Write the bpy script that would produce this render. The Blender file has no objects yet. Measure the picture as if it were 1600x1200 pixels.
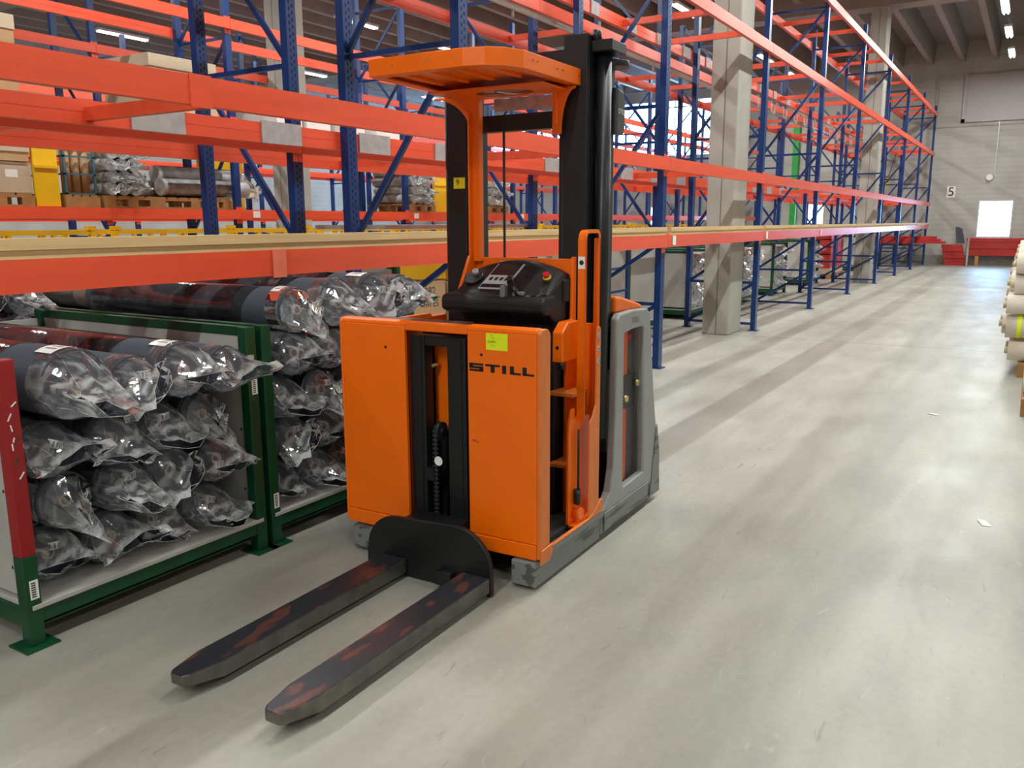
import bpy, bmesh, math, random
from mathutils import Vector, Matrix
sc = bpy.context.scene
COL = sc.collection
PI = math.pi

# ---------------------------------------------------------------- camera, world, exposure
cam_d = bpy.data.cameras.new('camera')
cam = bpy.data.objects.new('camera', cam_d); COL.objects.link(cam)
F_PX = 1310.0
_A = Vector((818, 255, F_PX)).normalized()
_U = -Vector((30, -(818 * 30 + F_PX ** 2) / 255, F_PX)).normalized()
_L = _A.cross(_U)
if _L.x > 0: _L = -_L
cam.matrix_world = Matrix((( _A.x, _A.y, -_A.z, 0), (_L.x, _L.y, -_L.z, 0), (_U.x, _U.y, -_U.z, 1.57), (0, 0, 0, 1)))
cam_d.sensor_width = 36; cam_d.lens = 36 * F_PX / 1600
cam_d.clip_start = 0.05; cam_d.clip_end = 200
sc.camera = cam
w = bpy.data.worlds.new('daylight'); sc.world = w; w.use_nodes = True
w.node_tree.nodes['Background'].inputs[0].default_value = (0.30, 0.60, 1.0, 1)
w.node_tree.nodes['Background'].inputs[1].default_value = 24.0
sc.view_settings.view_transform = 'Standard'; sc.view_settings.look = 'None'
sc.view_settings.exposure = 0.0; sc.view_settings.gamma = 1.0
sc.view_settings.use_curve_mapping = False
LAMP_W = 140.0

# ---------------------------------------------------------------- materials
def srgb(r, g, b):
    f = lambda c: (c / 255 / 12.92) if c / 255 <= 0.04045 else ((c / 255 + 0.055) / 1.055) ** 2.4
    return (f(r), f(g), f(b), 1)
MATS = {}
def mat(name, col, rough=0.5, metal=0.0, var=0.12, scale=6.0, col2=None, bump=0.0, bscale=40.0, stretch=(1, 1, 1), thr=None, emit=0.0, spec=None):
    """noise-varied procedural paint; col2 with thr = worn patches of a second colour"""
    if name in MATS: return MATS[name]
    m = bpy.data.materials.new(name); m.use_nodes = True; MATS[name] = m
    nt = m.node_tree; n = nt.nodes; l = nt.links; b = n['Principled BSDF']
    tc = n.new('ShaderNodeTexCoord'); mp = n.new('ShaderNodeMapping'); mp.inputs['Scale'].default_value = stretch
    l.new(tc.outputs['Object'], mp.inputs[0])
    nz = n.new('ShaderNodeTexNoise'); nz.inputs['Scale'].default_value = scale; nz.inputs['Detail'].default_value = 6
    l.new(mp.outputs[0], nz.inputs['Vector'])
    rp = n.new('ShaderNodeValToRGB'); e = rp.color_ramp.elements
    c = Vector(col[:3])
    if col2 is None:
        e[0].position = 0.3; e[0].color = (*(c * (1 - var)), 1); e[1].position = 0.7; e[1].color = (*(c * (1 + var)), 1)
    else:
        t = thr or 0.5
        e[0].position = t - 0.03; e[0].color = tuple(col2); e[1].position = t + 0.03; e[1].color = (*c, 1)
    l.new(nz.outputs[0], rp.inputs[0]); l.new(rp.outputs[0], b.inputs['Base Color'])
    b.inputs['Roughness'].default_value = rough; b.inputs['Metallic'].default_value = metal
    if spec is not None: b.inputs['Specular IOR Level'].default_value = spec
    if bump:
        nb = n.new('ShaderNodeTexNoise'); nb.inputs['Scale'].default_value = bscale; nb.inputs['Detail'].default_value = 4
        l.new(mp.outputs[0], nb.inputs['Vector'])
        bp = n.new('ShaderNodeBump'); bp.inputs['Strength'].default_value = bump; bp.inputs['Distance'].default_value = 0.01
        l.new(nb.outputs[0], bp.inputs['Height']); l.new(bp.outputs[0], b.inputs['Normal'])
    if emit:
        b.inputs['Emission Color'].default_value = (1, 1, 1, 1); b.inputs['Emission Strength'].default_value = emit
    return m
RED = mat('rack_beam_orange_red', srgb(234, 86, 54), 0.30, var=0.07, scale=3, stretch=(.6, 4, 4))
REDD = mat('dark_red_paint', srgb(176, 34, 26), 0.5)
BLUE = mat('rack_blue_paint', srgb(12, 50, 108), 0.30, var=0.12, scale=5)
ORANGE = mat('truck_orange_paint', srgb(252, 112, 0), 0.36, var=0.04, scale=2.5)
ORANGE_D = mat('truck_orange_scuffed', srgb(222, 118, 44), 0.45, var=0.10, scale=14, stretch=(3, 3, .6))
BLACK = mat('black_paint', srgb(24, 26, 27), 0.38, var=0.2, scale=4)
DARK = mat('dark_steel', srgb(40, 44, 47), 0.42, var=0.2, scale=5)
PLASTIC = mat('black_textured_plastic', srgb(27, 28, 30), 0.5, var=0.1, bump=0.15, bscale=160)
RUBBER = mat('rubber_mat', srgb(62, 60, 60), 0.7, var=0.15, bump=0.2, bscale=60)
SILVER = mat('silver_grey_cover', srgb(148, 150, 148), 0.42, var=0.05, scale=3)
LEG = mat('scuffed_grey_steel', srgb(124, 126, 125), 0.5, col2=srgb(84, 84, 84), thr=0.44, scale=9, stretch=(.35, 2, 3))
FORK = mat('worn_fork_steel', srgb(50, 53, 60), 0.33, metal=0.35, col2=srgb(104, 66, 60), thr=0.42, scale=7, stretch=(.8, 2.2, 1))
FORKS = mat('bare_fork_steel', srgb(112, 110, 104), 0.36, metal=0.7, var=0.25, scale=12)
GREEN = mat('green_stillage_paint', srgb(7, 68, 38), 0.38, var=0.22, scale=9)
YEL = mat('yellow_paint', srgb(232, 184, 6), 0.45, var=0.06, scale=2)
CONC = mat('column_concrete', srgb(168, 165, 156), 0.85, var=0.10, scale=2.2, bump=0.25, bscale=30)
CEILM = mat('ceiling_concrete', srgb(146, 136, 128), 0.9, var=0.1, scale=1.5)
PLY = mat('grey_plywood_panel', srgb(176, 174, 168), 0.6, var=0.06, scale=3)
PLYE = mat('plywood_edge', srgb(150, 108, 62), 0.7, var=0.2, scale=20)
WOOD = mat('pale_timber', srgb(216, 182, 130), 0.65, var=0.13, scale=4, stretch=(.4, 6, 12))
WOODD = mat('pallet_wood', srgb(160, 118, 70), 0.75, var=0.2, scale=8)
CARD = mat('cardboard', srgb(176, 142, 104), 0.8, var=0.05, scale=3)
CARD2 = mat('cardboard_pale', srgb(190, 172, 148), 0.8, var=0.05, scale=3)
PAPER = mat('white_label_paper', srgb(236, 236, 232), 0.6, var=0.02)
INK = mat('label_print', srgb(30, 30, 30), 0.6, var=0.05)
FAB = mat('dark_blue_fabric', srgb(60, 66, 77), 0.72, var=0.12, scale=3, bump=0.1, bscale=90, stretch=(6, .6, 6))
FABM = mat('dark_maroon_fabric', srgb(46, 26, 27), 0.6, var=0.25, scale=5)
FABG = mat('silver_film_wrapped_fabric', srgb(170, 168, 166), 0.34, var=0.28, scale=9, bump=1.0, bscale=14)
FABW = mat('off_white_fabric', srgb(214, 208, 192), 0.75, var=0.06, scale=5, bump=0.1)
CORE = mat('cardboard_core', srgb(186, 160, 142), 0.8, var=0.08)
COREIN = mat('core_hollow', srgb(60, 48, 42), 0.9)
ZINC = mat('zinc_plate', srgb(176, 168, 168), 0.5, metal=0.25, var=0.14, scale=14)
GALV = mat('galvanised_steel', srgb(190, 192, 188), 0.35, metal=0.6, var=0.12)
LIME = mat('fluorescent_yellow_label', srgb(228, 244, 20), 0.6, var=0.02)
YLAB = mat('yellow_label', srgb(236, 220, 20), 0.6, var=0.02)
REDB = mat('red_button', srgb(196, 22, 26), 0.35)
WHITE = mat('white_paint', srgb(228, 228, 224), 0.5, var=0.03)
TUBE = mat('lamp_tube', (1, 1, 1, 1), 0.5, emit=14.0)
BRASS = mat('brass_bolt', srgb(214, 196, 130), 0.3, metal=0.7)
TEAL = mat('teal_cage_steel', srgb(60, 100, 116), 0.5)
FRAMEW = mat('window_frame_white', srgb(200, 196, 190), 0.5)
HOLE = mat('post_slot', srgb(8, 12, 26), 0.8)

def mat_floor():
    m = bpy.data.materials.new('warehouse_concrete_floor'); m.use_nodes = True
    nt = m.node_tree; n = nt.nodes; l = nt.links; b = n['Principled BSDF']
    tc = n.new('ShaderNodeTexCoord')
    def noise(scale, detail, st, dist=0.0):
        mp = n.new('ShaderNodeMapping'); mp.inputs['Scale'].default_value = st; l.new(tc.outputs['Object'], mp.inputs[0])
        z = n.new('ShaderNodeTexNoise'); z.inputs['Scale'].default_value = scale; z.inputs['Detail'].default_value = detail
        z.inputs['Distortion'].default_value = dist
        l.new(mp.outputs[0], z.inputs['Vector']); return z.outputs[0]
    def ramp(src, p0, c0, p1, c1):
        r = n.new('ShaderNodeValToRGB'); e = r.color_ramp.elements
        e[0].position = p0; e[0].color = c0; e[1].position = p1; e[1].color = c1; l.new(src, r.inputs[0]); return r.outputs[0]
    def mix(fac, a, bb, mode='MULTIPLY'):
        x = n.new('ShaderNodeMix'); x.data_type = 'RGBA'; x.blend_type = mode
        if isinstance(fac, float): x.inputs[0].default_value = fac
        else: l.new(fac, x.inputs[0])
        l.new(a, x.inputs[6]) if not isinstance(a, tuple) else setattr(x.inputs[6], 'default_value', a)
        l.new(bb, x.inputs[7]) if not isinstance(bb, tuple) else setattr(x.inputs[7], 'default_value', bb)
        return x.outputs[2]
    base = ramp(noise(.55, 5, (1, 1, 1)), .3, srgb(150, 148, 137), .7, srgb(176, 174, 163))
    c = mix(1.0, base, ramp(noise(3.0, 8, (.35, 1.6, 1), .6),   .35, (.84, .84, .84, 1), .62, (1, 1, 1, 1)))
    c = mix(1.0, c, ramp(noise(26, 5, (1, 1, 1)), .3, (.93, .93, .93, 1), .6, (1, 1, 1, 1)))
    # dark tyre scuffs, a few, thin and stretched
    c = mix(1.0, c, ramp(noise(5.5, 10, (.5, 2.4, 1), 2.6),   .27, (.76, .76, .75, 1), .34, (1, 1, 1, 1)))
    # pale scratches
    c = mix(ramp(noise(4.0, 9, (.7, 2.2, 1), 3.0), .67, (0, 0, 0, 1), .73, (.22, .22, .22, 1)), c, srgb(205, 203, 194), 'MIX')
    # joint across the aisle
    sx = n.new('ShaderNodeSeparateXYZ'); l.new(tc.outputs['Object'], sx.inputs[0])
    a1 = n.new('ShaderNodeMath'); a1.operation = 'PINGPONG'; a1.inputs[1].default_value = 5.85
    a0 = n.new('ShaderNodeMath'); a0.operation = 'SUBTRACT'; a0.inputs[1].default_value = 11.7 ; l.new(sx.outputs[0], a0.inputs[0])
    l.new(a0.outputs[0], a1.inputs[0])
    a2 = n.new('ShaderNodeMath'); a2.operation = 'LESS_THAN'; a2.inputs[1].default_value = 0.012; l.new(a1.outputs[0], a2.inputs[0])
    c = mix(a2.outputs[0], c, srgb(96, 92, 86), 'MIX')
    l.new(c, b.inputs['Base Color'])
    r = ramp(noise(2.2, 6, (.6, 1.4, 1)), .3, (.38, .38, .38, 1), .7, (.54, .54, .54, 1))
    l.new(r, b.inputs['Roughness'])
    bp = n.new('ShaderNodeBump'); bp.inputs['Strength'].default_value = 0.12; bp.inputs['Distance'].default_value = 0.004
    l.new(noise(60, 4, (1, 1, 1)), bp.inputs['Height']); l.new(bp.outputs[0], b.inputs['Normal'])
    return m
FLOOR = mat_floor()

def mat_panel_wall():
    m = bpy.data.materials.new('ribbed_wall_panels'); m.use_nodes = True
    nt = m.node_tree; n = nt.nodes; l = nt.links; b = n['Principled BSDF']
    tc = n.new('ShaderNodeTexCoord'); sx = n.new('ShaderNodeSeparateXYZ'); l.new(tc.outputs['Object'], sx.inputs[0])
    pp = n.new('ShaderNodeMath'); pp.operation = 'PINGPONG'; pp.inputs[1].default_value = 0.09; l.new(sx.outputs[2], pp.inputs[0])
    r1 = n.new('ShaderNodeMapRange'); r1.inputs[1].default_value = 0.0; r1.inputs[2].default_value = 0.02
    r1.inputs[3].default_value = 0.86; r1.inputs[4].default_value = 1.0; l.new(pp.outputs[0], r1.inputs[0])
    nz = n.new('ShaderNodeTexNoise'); nz.inputs['Scale'].default_value = 1.2; nz.inputs['Detail'].default_value = 5; l.new(tc.outputs['Object'], nz.inputs['Vector'])
    rp = n.new('ShaderNodeValToRGB'); e = rp.color_ramp.elements
    e[0].position = .3; e[0].color = srgb(166, 163, 155); e[1].position = .7; e[1].color = srgb(184, 181, 174); l.new(nz.outputs[0], rp.inputs[0])
    mx = n.new('ShaderNodeMix'); mx.data_type = 'RGBA'; mx.blend_type = 'MULTIPLY'; mx.inputs[0].default_value = 1
    l.new(rp.outputs[0], mx.inputs[6]); l.new(r1.outputs[0], mx.inputs[7]); l.new(mx.outputs[2], b.inputs['Base Color'])
    b.inputs['Roughness'].default_value = .6
    return m
WALL = mat_panel_wall()

def mat_film(name, milky, tint):
    m = bpy.data.materials.new(name); m.use_nodes = True
    nt = m.node_tree; n = nt.nodes; l = nt.links; n.clear()
    o = n.new('ShaderNodeOutputMaterial'); tr = n.new('ShaderNodeBsdfTransparent'); tr.inputs[0].default_value = (.94, .95, .96, 1)
    gl = n.new('ShaderNodeBsdfGlossy'); gl.inputs['Roughness'].default_value = .07; gl.inputs['Color'].default_value = (1, 1, 1, 1)
    df = n.new('ShaderNodeBsdfDiffuse'); df.inputs[0].default_value = tint
    tl = n.new('ShaderNodeBsdfTranslucent'); tl.inputs[0].default_value = tint
    tc = n.new('ShaderNodeTexCoord'); nz = n.new('ShaderNodeTexNoise'); nz.inputs['Scale'].default_value = 9; nz.inputs['Detail'].default_value = 5; nz.inputs['Distortion'].default_value = 1.5
    l.new(tc.outputs['Object'], nz.inputs['Vector'])
    mr = n.new('ShaderNodeMapRange'); mr.inputs[1].default_value = .42; mr.inputs[2].default_value = .72; mr.inputs[3].default_value = milky * .35; mr.inputs[4].default_value = milky * 3.0
    l.new(nz.outputs[0], mr.inputs[0])
    sy = n.new('ShaderNodeSeparateXYZ'); l.new(tc.outputs['Object'], sy.inputs[0])      # film is gathered, so thicker, at the loose end
    gy = n.new('ShaderNodeMapRange'); gy.inputs[1].default_value = -.02; gy.inputs[2].default_value = -.19; gy.inputs[3].default_value = 1.0; gy.inputs[4].default_value = 2.6
    l.new(sy.outputs[1], gy.inputs[0])
    mm = n.new('ShaderNodeMath'); mm.operation = 'MULTIPLY'; mm.use_clamp = True; l.new(mr.outputs[0], mm.inputs[0]); l.new(gy.outputs[0], mm.inputs[1])
    ms = n.new('ShaderNodeMixShader'); ms.inputs[0].default_value = .5; l.new(df.outputs[0], ms.inputs[1]); l.new(tl.outputs[0], ms.inputs[2])
    m1 = n.new('ShaderNodeMixShader'); l.new(mm.outputs[0], m1.inputs[0]); l.new(tr.outputs[0], m1.inputs[1]); l.new(ms.outputs[0], m1.inputs[2])
    fr = n.new('ShaderNodeFresnel'); fr.inputs[0].default_value = 1.55
    bp = n.new('ShaderNodeBump'); bp.inputs['Strength'].default_value = .3; bp.inputs['Distance'].default_value = .01
    nb = n.new('ShaderNodeTexNoise'); nb.inputs['Scale'].default_value = 16; nb.inputs['Detail'].default_value = 2; l.new(tc.outputs['Object'], nb.inputs['Vector'])
    l.new(nb.outputs[0], bp.inputs['Height']); l.new(bp.outputs[0], gl.inputs['Normal']); l.new(bp.outputs[0], fr.inputs['Normal'])
    fm = n.new('ShaderNodeMath'); fm.operation = 'MULTIPLY_ADD'; fm.inputs[1].default_value = 1.0; fm.inputs[2].default_value = .03; l.new(fr.outputs[0], fm.inputs[0])
    m2 = n.new('ShaderNodeMixShader'); l.new(fm.outputs[0], m2.inputs[0]); l.new(m1.outputs[0], m2.inputs[1]); l.new(gl.outputs[0], m2.inputs[2])
    l.new(m2.outputs[0], o.inputs[0])
    return m
FILM = mat_film('clear_plastic_film', .19, (.93, .95, .97, 1))
CREASE = mat_film('film_fold_line', .55, (.97, .98, 1.0, 1))
FILMT = mat_film('tight_plastic_film', .035, (.78, .82, .88, 1))
def mat_glass():
    m = bpy.data.materials.new('window_glass'); m.use_nodes = True
    nt = m.node_tree; n = nt.nodes; l = nt.links; n.clear()
    o = n.new('ShaderNodeOutputMaterial'); tr = n.new('ShaderNodeBsdfTransparent'); gl = n.new('ShaderNodeBsdfGlossy'); gl.inputs[1].default_value = .05
    ms = n.new('ShaderNodeMixShader'); ms.inputs[0].default_value = .06; l.new(tr.outputs[0], ms.inputs[1]); l.new(gl.outputs[0], ms.inputs[2]); l.new(ms.outputs[0], o.inputs[0])
    return m
GLASS = mat_glass()

# ---------------------------------------------------------------- mesh helpers
class MB:
    def __init__(s): s.v = []; s.f = []; s.m = []; s.sm = []
    def add(s, vs, fs, mi=0, smooth=False):
        o = len(s.v); s.v += [tuple(v) for v in vs]
        for f in fs: s.f.append([i + o for i in f]); s.m.append(mi); s.sm.append(smooth)
    def box(s, x0, x1, y0, y1, z0, z1, mi=0):
        x0, x1 = sorted((x0, x1)); y0, y1 = sorted((y0, y1)); z0, z1 = sorted((z0, z1))
        s.add([(x0, y0, z0), (x1, y0, z0), (x1, y1, z0), (x0, y1, z0), (x0, y0, z1), (x1, y0, z1), (x1, y1, z1), (x0, y1, z1)],
              [(0, 3, 2, 1), (4, 5, 6, 7), (0, 1, 5, 4), (1, 2, 6, 5), (2, 3, 7, 6), (3, 0, 4, 7)], mi)
        return s
    def bar(s, p, q, a, b, up=(0, 0, 1), mi=0):
        p = Vector(p); q = Vector(q); d = (q - p).normalized(); u = Vector(up)
        if abs(d.dot(u)) > .98: u = Vector((1, 0, 0))
        r = d.cross(u).normalized(); u = r.cross(d).normalized()
        vs = [c + r * sx * a / 2 + u * sy * b / 2 for c in (p, q) for sx, sy in ((-1, -1), (1, -1), (1, 1), (-1, 1))]
        s.add(vs, [(0, 3, 2, 1), (4, 5, 6, 7), (0, 1, 5, 4), (1, 2, 6, 5), (2, 3, 7, 6), (3, 0, 4, 7)], mi); return s
    def cyl(s, p, q, r0, r1=None, n=16, mi=0, cap=True):
        r1 = r0 if r1 is None else r1
        p = Vector(p); q = Vector(q); d = (q - p).normalized(); u = Vector((0, 0, 1)) if abs(d.z) < .9 else Vector((1, 0, 0))
        a = d.cross(u).normalized(); b = d.cross(a)
        vs = [c + a * (r * math.cos(2 * PI * i / n)) + b * (r * math.sin(2 * PI * i / n)) for c, r in ((p, r0), (q, r1)) for i in range(n)]
        s.add(vs, [(i, (i + 1) % n, n + (i + 1) % n, n + i) for i in range(n)], mi, True)
        if cap:
            o = len(s.v) - 2 * n
            s.f.append([o + i for i in range(n)][::-1]); s.m.append(mi); s.sm.append(False)
            s.f.append([o + n + i for i in range(n)]); s.m.append(mi); s.sm.append(False)
        return s
    def tube(s, pts, r, n=8, mi=0):
        for a, b in zip(pts, pts[1:]): s.cyl(a, b, r, n=n, mi=mi)
        return s
    def prism(s, poly, axis, d0, d1, mi=0):
        """poly in the two remaining axes (x: yz, y: xz, z: xy)"""
        def P(a, b, d):
            return {'x': (d, a, b), 'y': (a, d, b), 'z': (a, b, d)}[axis]
        n = len(poly); vs = [P(a, b, d0) for a, b in poly] + [P(a, b, d1) for a, b in poly]
        s.add(vs, [list(range(n)), list(range(2 * n - 1, n - 1, -1))] + [(i, n + i, n + (i + 1) % n, (i + 1) % n) for i in range(n)], mi); return s
    def ring(s, outer, inner, axis, d0, d1, mi=0):
        def P(a, b, d):
            return {'x': (d, a, b), 'y': (a, d, b), 'z': (a, b, d)}[axis]
        n = len(outer)
        vs = [P(a, b, d) for d in (d0, d1) for L in (outer, inner) for a, b in L]
        fs = []
        for i in range(n):
            j = (i + 1) % n
            fs += [(i, j, n + j, n + i), (2 * n + i, 3 * n + i, 3 * n + j, 2 * n + j), (i, 2 * n + i, 2 * n + j, j), (n + i, n + j, 3 * n + j, 3 * n + i)]
        s.add(vs, fs, mi); return s
    def mesh(s, name, mats):
        me = bpy.data.meshes.new(name); me.from_pydata(s.v, [], s.f)
        for m in (mats if isinstance(mats, (list, tuple)) else [mats]): me.materials.append(m)
        for p, mi, sm in zip(me.polygons, s.m, s.sm): p.material_index = mi; p.use_smooth = sm
        bm = bmesh.new(); bm.from_mesh(me); bmesh.ops.recalc_face_normals(bm, faces=bm.faces); bm.to_mesh(me); bm.free()
        me.update(); return me
    def build(s, name, mats, parent=None, bevel=0.0, seg=2):
        o = bpy.data.objects.new(name, s.mesh(name, mats)); COL.objects.link(o)
        if parent: o.parent = parent
        if bevel:
            b = o.modifiers.new('edge', 'BEVEL'); b.width = bevel; b.segments = seg; b.limit_method = 'ANGLE'; b.angle_limit = .6
        return o
def tag(o, label=None, cat=None, group=None, kind=None):
    if label: o['label'] = label
    if cat: o['category'] = cat
    if group: o['group'] = group
    if kind: o['kind'] = kind
    return o
def thing(name, label, cat, loc=(0, 0, 0), rz=0.0, group=None):
    o = bpy.data.objects.new(name, None); o.empty_display_size = .1; COL.objects.link(o)
    o.location = loc; o.rotation_euler = (0, 0, rz); return tag(o, label, cat, group)
def part(name, me, parent, loc=None, rot=None, scale=None):
    o = bpy.data.objects.new(name, me); COL.objects.link(o); o.parent = parent
    if loc is not None: o.location = loc
    if rot is not None: o.rotation_euler = rot
    if scale is not None: o.scale = scale
    return o
def copy_tree(o, parent=None):
    c = o.copy(); COL.objects.link(c)
    if parent: c.parent = parent
    for ch in list(o.children): copy_tree(ch, c)
    return c
def B(x0, x1, y0, y1, z0, z1): return MB().box(x0, x1, y0, y1, z0, z1)
def text_mesh(txt, size, m, depth=0.0008):
    cu = bpy.data.curves.new('lettering', 'FONT'); cu.body = txt; cu.size = size; cu.extrude = depth
    cu.align_x = 'CENTER'; cu.align_y = 'CENTER'
    o = bpy.data.objects.new('t', cu); COL.objects.link(o)
    bpy.context.view_layer.update()
    me = bpy.data.meshes.new_from_object(o.evaluated_get(bpy.context.evaluated_depsgraph_get()))
    bpy.data.objects.remove(o); me.materials.clear(); me.materials.append(m); return me
# text facing -X: reading direction is -Y;   text facing -Y: reading direction is +X
ROT_X = Matrix(((0, 0, -1), (-1, 0, 0), (0, 1, 0))).to_euler()
ROT_Y = Matrix(((1, 0, 0), (0, 0, -1), (0, 1, 0))).to_euler()

# ---------------------------------------------------------------- room shell
X0, X1, YR, YL, ZC = -8.0, 34.8, -8.0, 26.0, 7.75
tag(B(X0, X1 + .3, YR, YL, -.2, 0).build('floor', FLOOR), kind='structure')
c = MB().box(X0, X1 + .3, YR, YL, ZC, ZC + .2)
y = YR + .7
while y < YL:
    c.prism([(y - .13, ZC), (y + .13, ZC), (y + .08, 7.06), (y - .08, 7.06)], 'x', X0, X1)
    y += 1.0
for gx in (-.1, 11.9, 23.7):
    c.box(gx - .3, gx + .3, YR, YL, 6.75, 7.3)
tag(c.build('ceiling', CEILM), kind='structure')
tag(B(X0 - .2, X0, YR, YL, 0, ZC).build('wall_back', WALL), kind='structure')
tag(B(X0, X1, YR - .2, YR, 0, ZC).build('wall_right', WALL), kind='structure')
tag(B(X0, X1, YL, YL + .2, 0, ZC).build('wall_left', WALL), kind='structure')
# far wall with its openings
wins = [(.70, 1.80, .98, 2.30), (7.05, 7.85, 1.45, 2.30), (13.6, 14.3, 1.45, 2.25), (11.2, 17.5, 4.30, 6.6), (18.5, 24.5, 4.3, 6.6)]
ys = sorted({YR, YL} | {v for q in wins for v in q[:2]}); zs = sorted({0, ZC} | {v for q in wins for v in q[2:]})
wf = MB()
for a, b in zip(ys, ys[1:]):
    z0 = None
    for e, f in zip(zs, zs[1:]):
        hole = any(q[0] <= a and b <= q[1] and q[2] <= e and f <= q[3] for q in wins)
        if not hole: wf.box(X1, X1 + .3, a, b, e, f)
tag(wf.build('wall_far', WALL), kind='structure')
for i, (a, b, e, f) in enumerate(wins):
    fr = MB(); t = .05
    nx = 2 if b - a < 2 else 6
    fr.box(X1 - .02, X1 + .1, a, a + t, e, f).box(X1 - .02, X1 + .1, b - t, b, e, f).box(X1 - .02, X1 + .1, a + t, b - t, e, e + t).box(X1 - .02, X1 + .1, a + t, b - t, f - t, f)
    if nx > 2:
        for k in range(1, nx): fr.box(X1, X1 + .06, a + (b - a) * k / nx - .02, a + (b - a) * k / nx + .02, e + t, f - t)
    wn = tag(fr.build('window_%d' % (i + 1), FRAMEW), kind='structure')
    B(X1 + .03, X1 + .036, a + t, b - t, e + t, f - t).build('pane', GLASS, wn)
tag(B(X1 - .03, X1, YR, YL, 0, .35).build('baseboard_far', mat('plinth_concrete', srgb(140, 136, 128), .8)), kind='structure')
# upper shutter panel, wall joint, conduit on far wall
t1 = MB().box(X1 - .05, X1, .55, 2.5, 5.1, 6.6).box(X1 - .08, X1, .5, .62, 5.0, 6.65).box(X1 - .08, X1, 2.48, 2.58, 5.0, 6.65).box(X1 - .08, X1, .5, 2.58, 5.0, 5.12).box(X1 - .06, X1, 1.52, 1.56, 5.1, 6.6)
tag(t1.build('trim_1', mat('shutter_panel', srgb(176, 170, 168), .5, var=.04)), kind='structure')
tag(MB().box(X1 - .03, X1, -3, 3.5, 4.86, 4.9).box(X1 - .04, X1, 3.4, 3.46, 4.9, 6.8).build('trim_2', CONC), kind='structure')

# concrete columns (the nearer one carries the beam shadows)
def column(x, y, lab, yellow=False):
    t = thing('concrete_column', lab, 'column', (x, y, 0), group=None)
    m = MB().box(0, .6, 0, .38, 0, 6.75); m.build('shaft', CONC, t, bevel=.015)
    g = MB().box(-.002, 0, .17, .185, 0, 6.7); g.build('joint_line', mat('column_joint', srgb(120, 116, 108), .9), t)
    return t
column(11.6, 3.55, 'near square concrete column in the front rack, marked by slanting beam shadows')
column(23.42, 3.55, 'farther square concrete column in the front rack near the far wall')
column(11.6, 12.05, 'square concrete column seen through the racks left of the lift truck')
column(23.42, 12.05, 'square concrete column deep in the hall behind the far racks')

# ---------------------------------------------------------------- pallet racks
def post_mesh(h, holes):
    m = MB().box(-.05, .05, -.035, .035, 0, h)
    if holes:
        z = .3
        while z < min(h, 4.2):
            m.box(-.022, -.010, -.0362, -.035, z, z + .022, 1); m.box(.010, .022, -.0362, -.035, z + .025, z + .047, 1)
            z += .05
    return m.mesh('upright', [BLUE, HOLE])
def brace_mesh(depth, h, mirror):
    m = MB(); d = depth - .07
    a, b = (.035, depth - .035)
    hz = [.10, .70, 1.38, 2.76, 4.05, 5.2]
    for z in hz:
        if z < h: m.bar((0, a, z), (0, b, z), .03, .036)
    for i, (z0, z1) in enumerate([(.12, .68), (.72, 1.34), (1.45, 2.72), (2.8, 4.02), (4.08, 5.15)]):
        if z1 < h:
            p, q = ((0, b, z0), (0, a, z1)) if not mirror else ((0, a, z0), (0, b, z1))
            m.bar(p, q, .028, .040)
    return m.mesh('frame_bracing', [BLUE])
SEAM = mat('beam_seam', srgb(200, 58, 34), .5)
def beam_mesh(L, rear):
    m = MB().box(.003, L - .003, -.025, .025, -.13, 0)
    if rear: m.box(.05, L - .05, -.0262, -.025, -.066, -.063, 1)
    s = -1 if rear else 1
    for x0, x1 in ((.003, .052), (L - .052, L - .003)): m.box(x0, x1, s * .0255, s * .0268, -.19, .035)
    return m.mesh('beam', [RED, SEAM])
RACK_X = [1.17 + 3.7 * k - 3.7 for k in range(11)]     # -2.53 .. 34.47
RACK_X = [x + (.05 if abs(x - 12.27) < .1 else 0) for x in RACK_X]
def rack(label, yf, depth, levels, h, mirror, xs, cross=True, holes_to=9, group=None, dy=0, skip=()):
    t = thing('pallet_rack', label, 'rack', (0, yf, 0), group=group)
    pm_h = post_mesh(h, True); pm = post_mesh(h, False); br = brace_mesh(depth, h, mirror)
    foot = MB().box(-.07, .07, -.07, .06, 0, .012).mesh('foot_plate', [BLUE])
    for x in xs:
        for yy in (0, depth):
            p = part('upright', pm_h if x < holes_to else pm, t, (x, yy, 0))
            part('foot_plate', foot, p, (0, 0, 0))
        part('frame_bracing', br, t, (x, 0, 0))
    bm = {}
    for a, b in zip(xs, xs[1:]):
        L = round(b - a, 3)
        if L not in bm: bm[L] = (beam_mesh(L, False), beam_mesh(L, True))
        for li, z in enumerate(levels):
            for yy in (-.062, depth + .062):
                if (li, yy > 0) in skip: continue
                part('beam', bm[L][yy > 0], t, (a, yy, z), rot=None)
            if cross and li in (1, 2, 3):
                for fx in ((.455,) if li == 1 else (.33, .68)):
                    B(a + L * fx - .025, a + L * fx + .025, -.037, depth + .037, z - .11, z - .04).build('cross_bar', RED, t)
    return t
LV = [1.44, 2.235, 3.99, 5.34]
LC = [1.77, 2.98, 4.28, 5.5]
rA = rack('front blue and orange pallet rack along the aisle behind the lift truck', 3.395, 1.01, LV, 5.6, False, RACK_X)
rB = rack('second pallet rack standing back to back behind the front rack', 4.97, 1.03, LV[:3], 5.2, True, RACK_X)
XC = [x - .35 for x in RACK_X[1:]]
rC = rack('third pallet rack beyond the hidden aisle, loaded with boxes and rolls', 9.55, 1.0, LC[:3], 5.6, False, XC, cross=False, holes_to=0)
rD = rack('fourth pallet rack standing back to back behind the third one', 12.55, 1.0, LC[:3], 5.2, True, XC, cross=False, holes_to=0)
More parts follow.
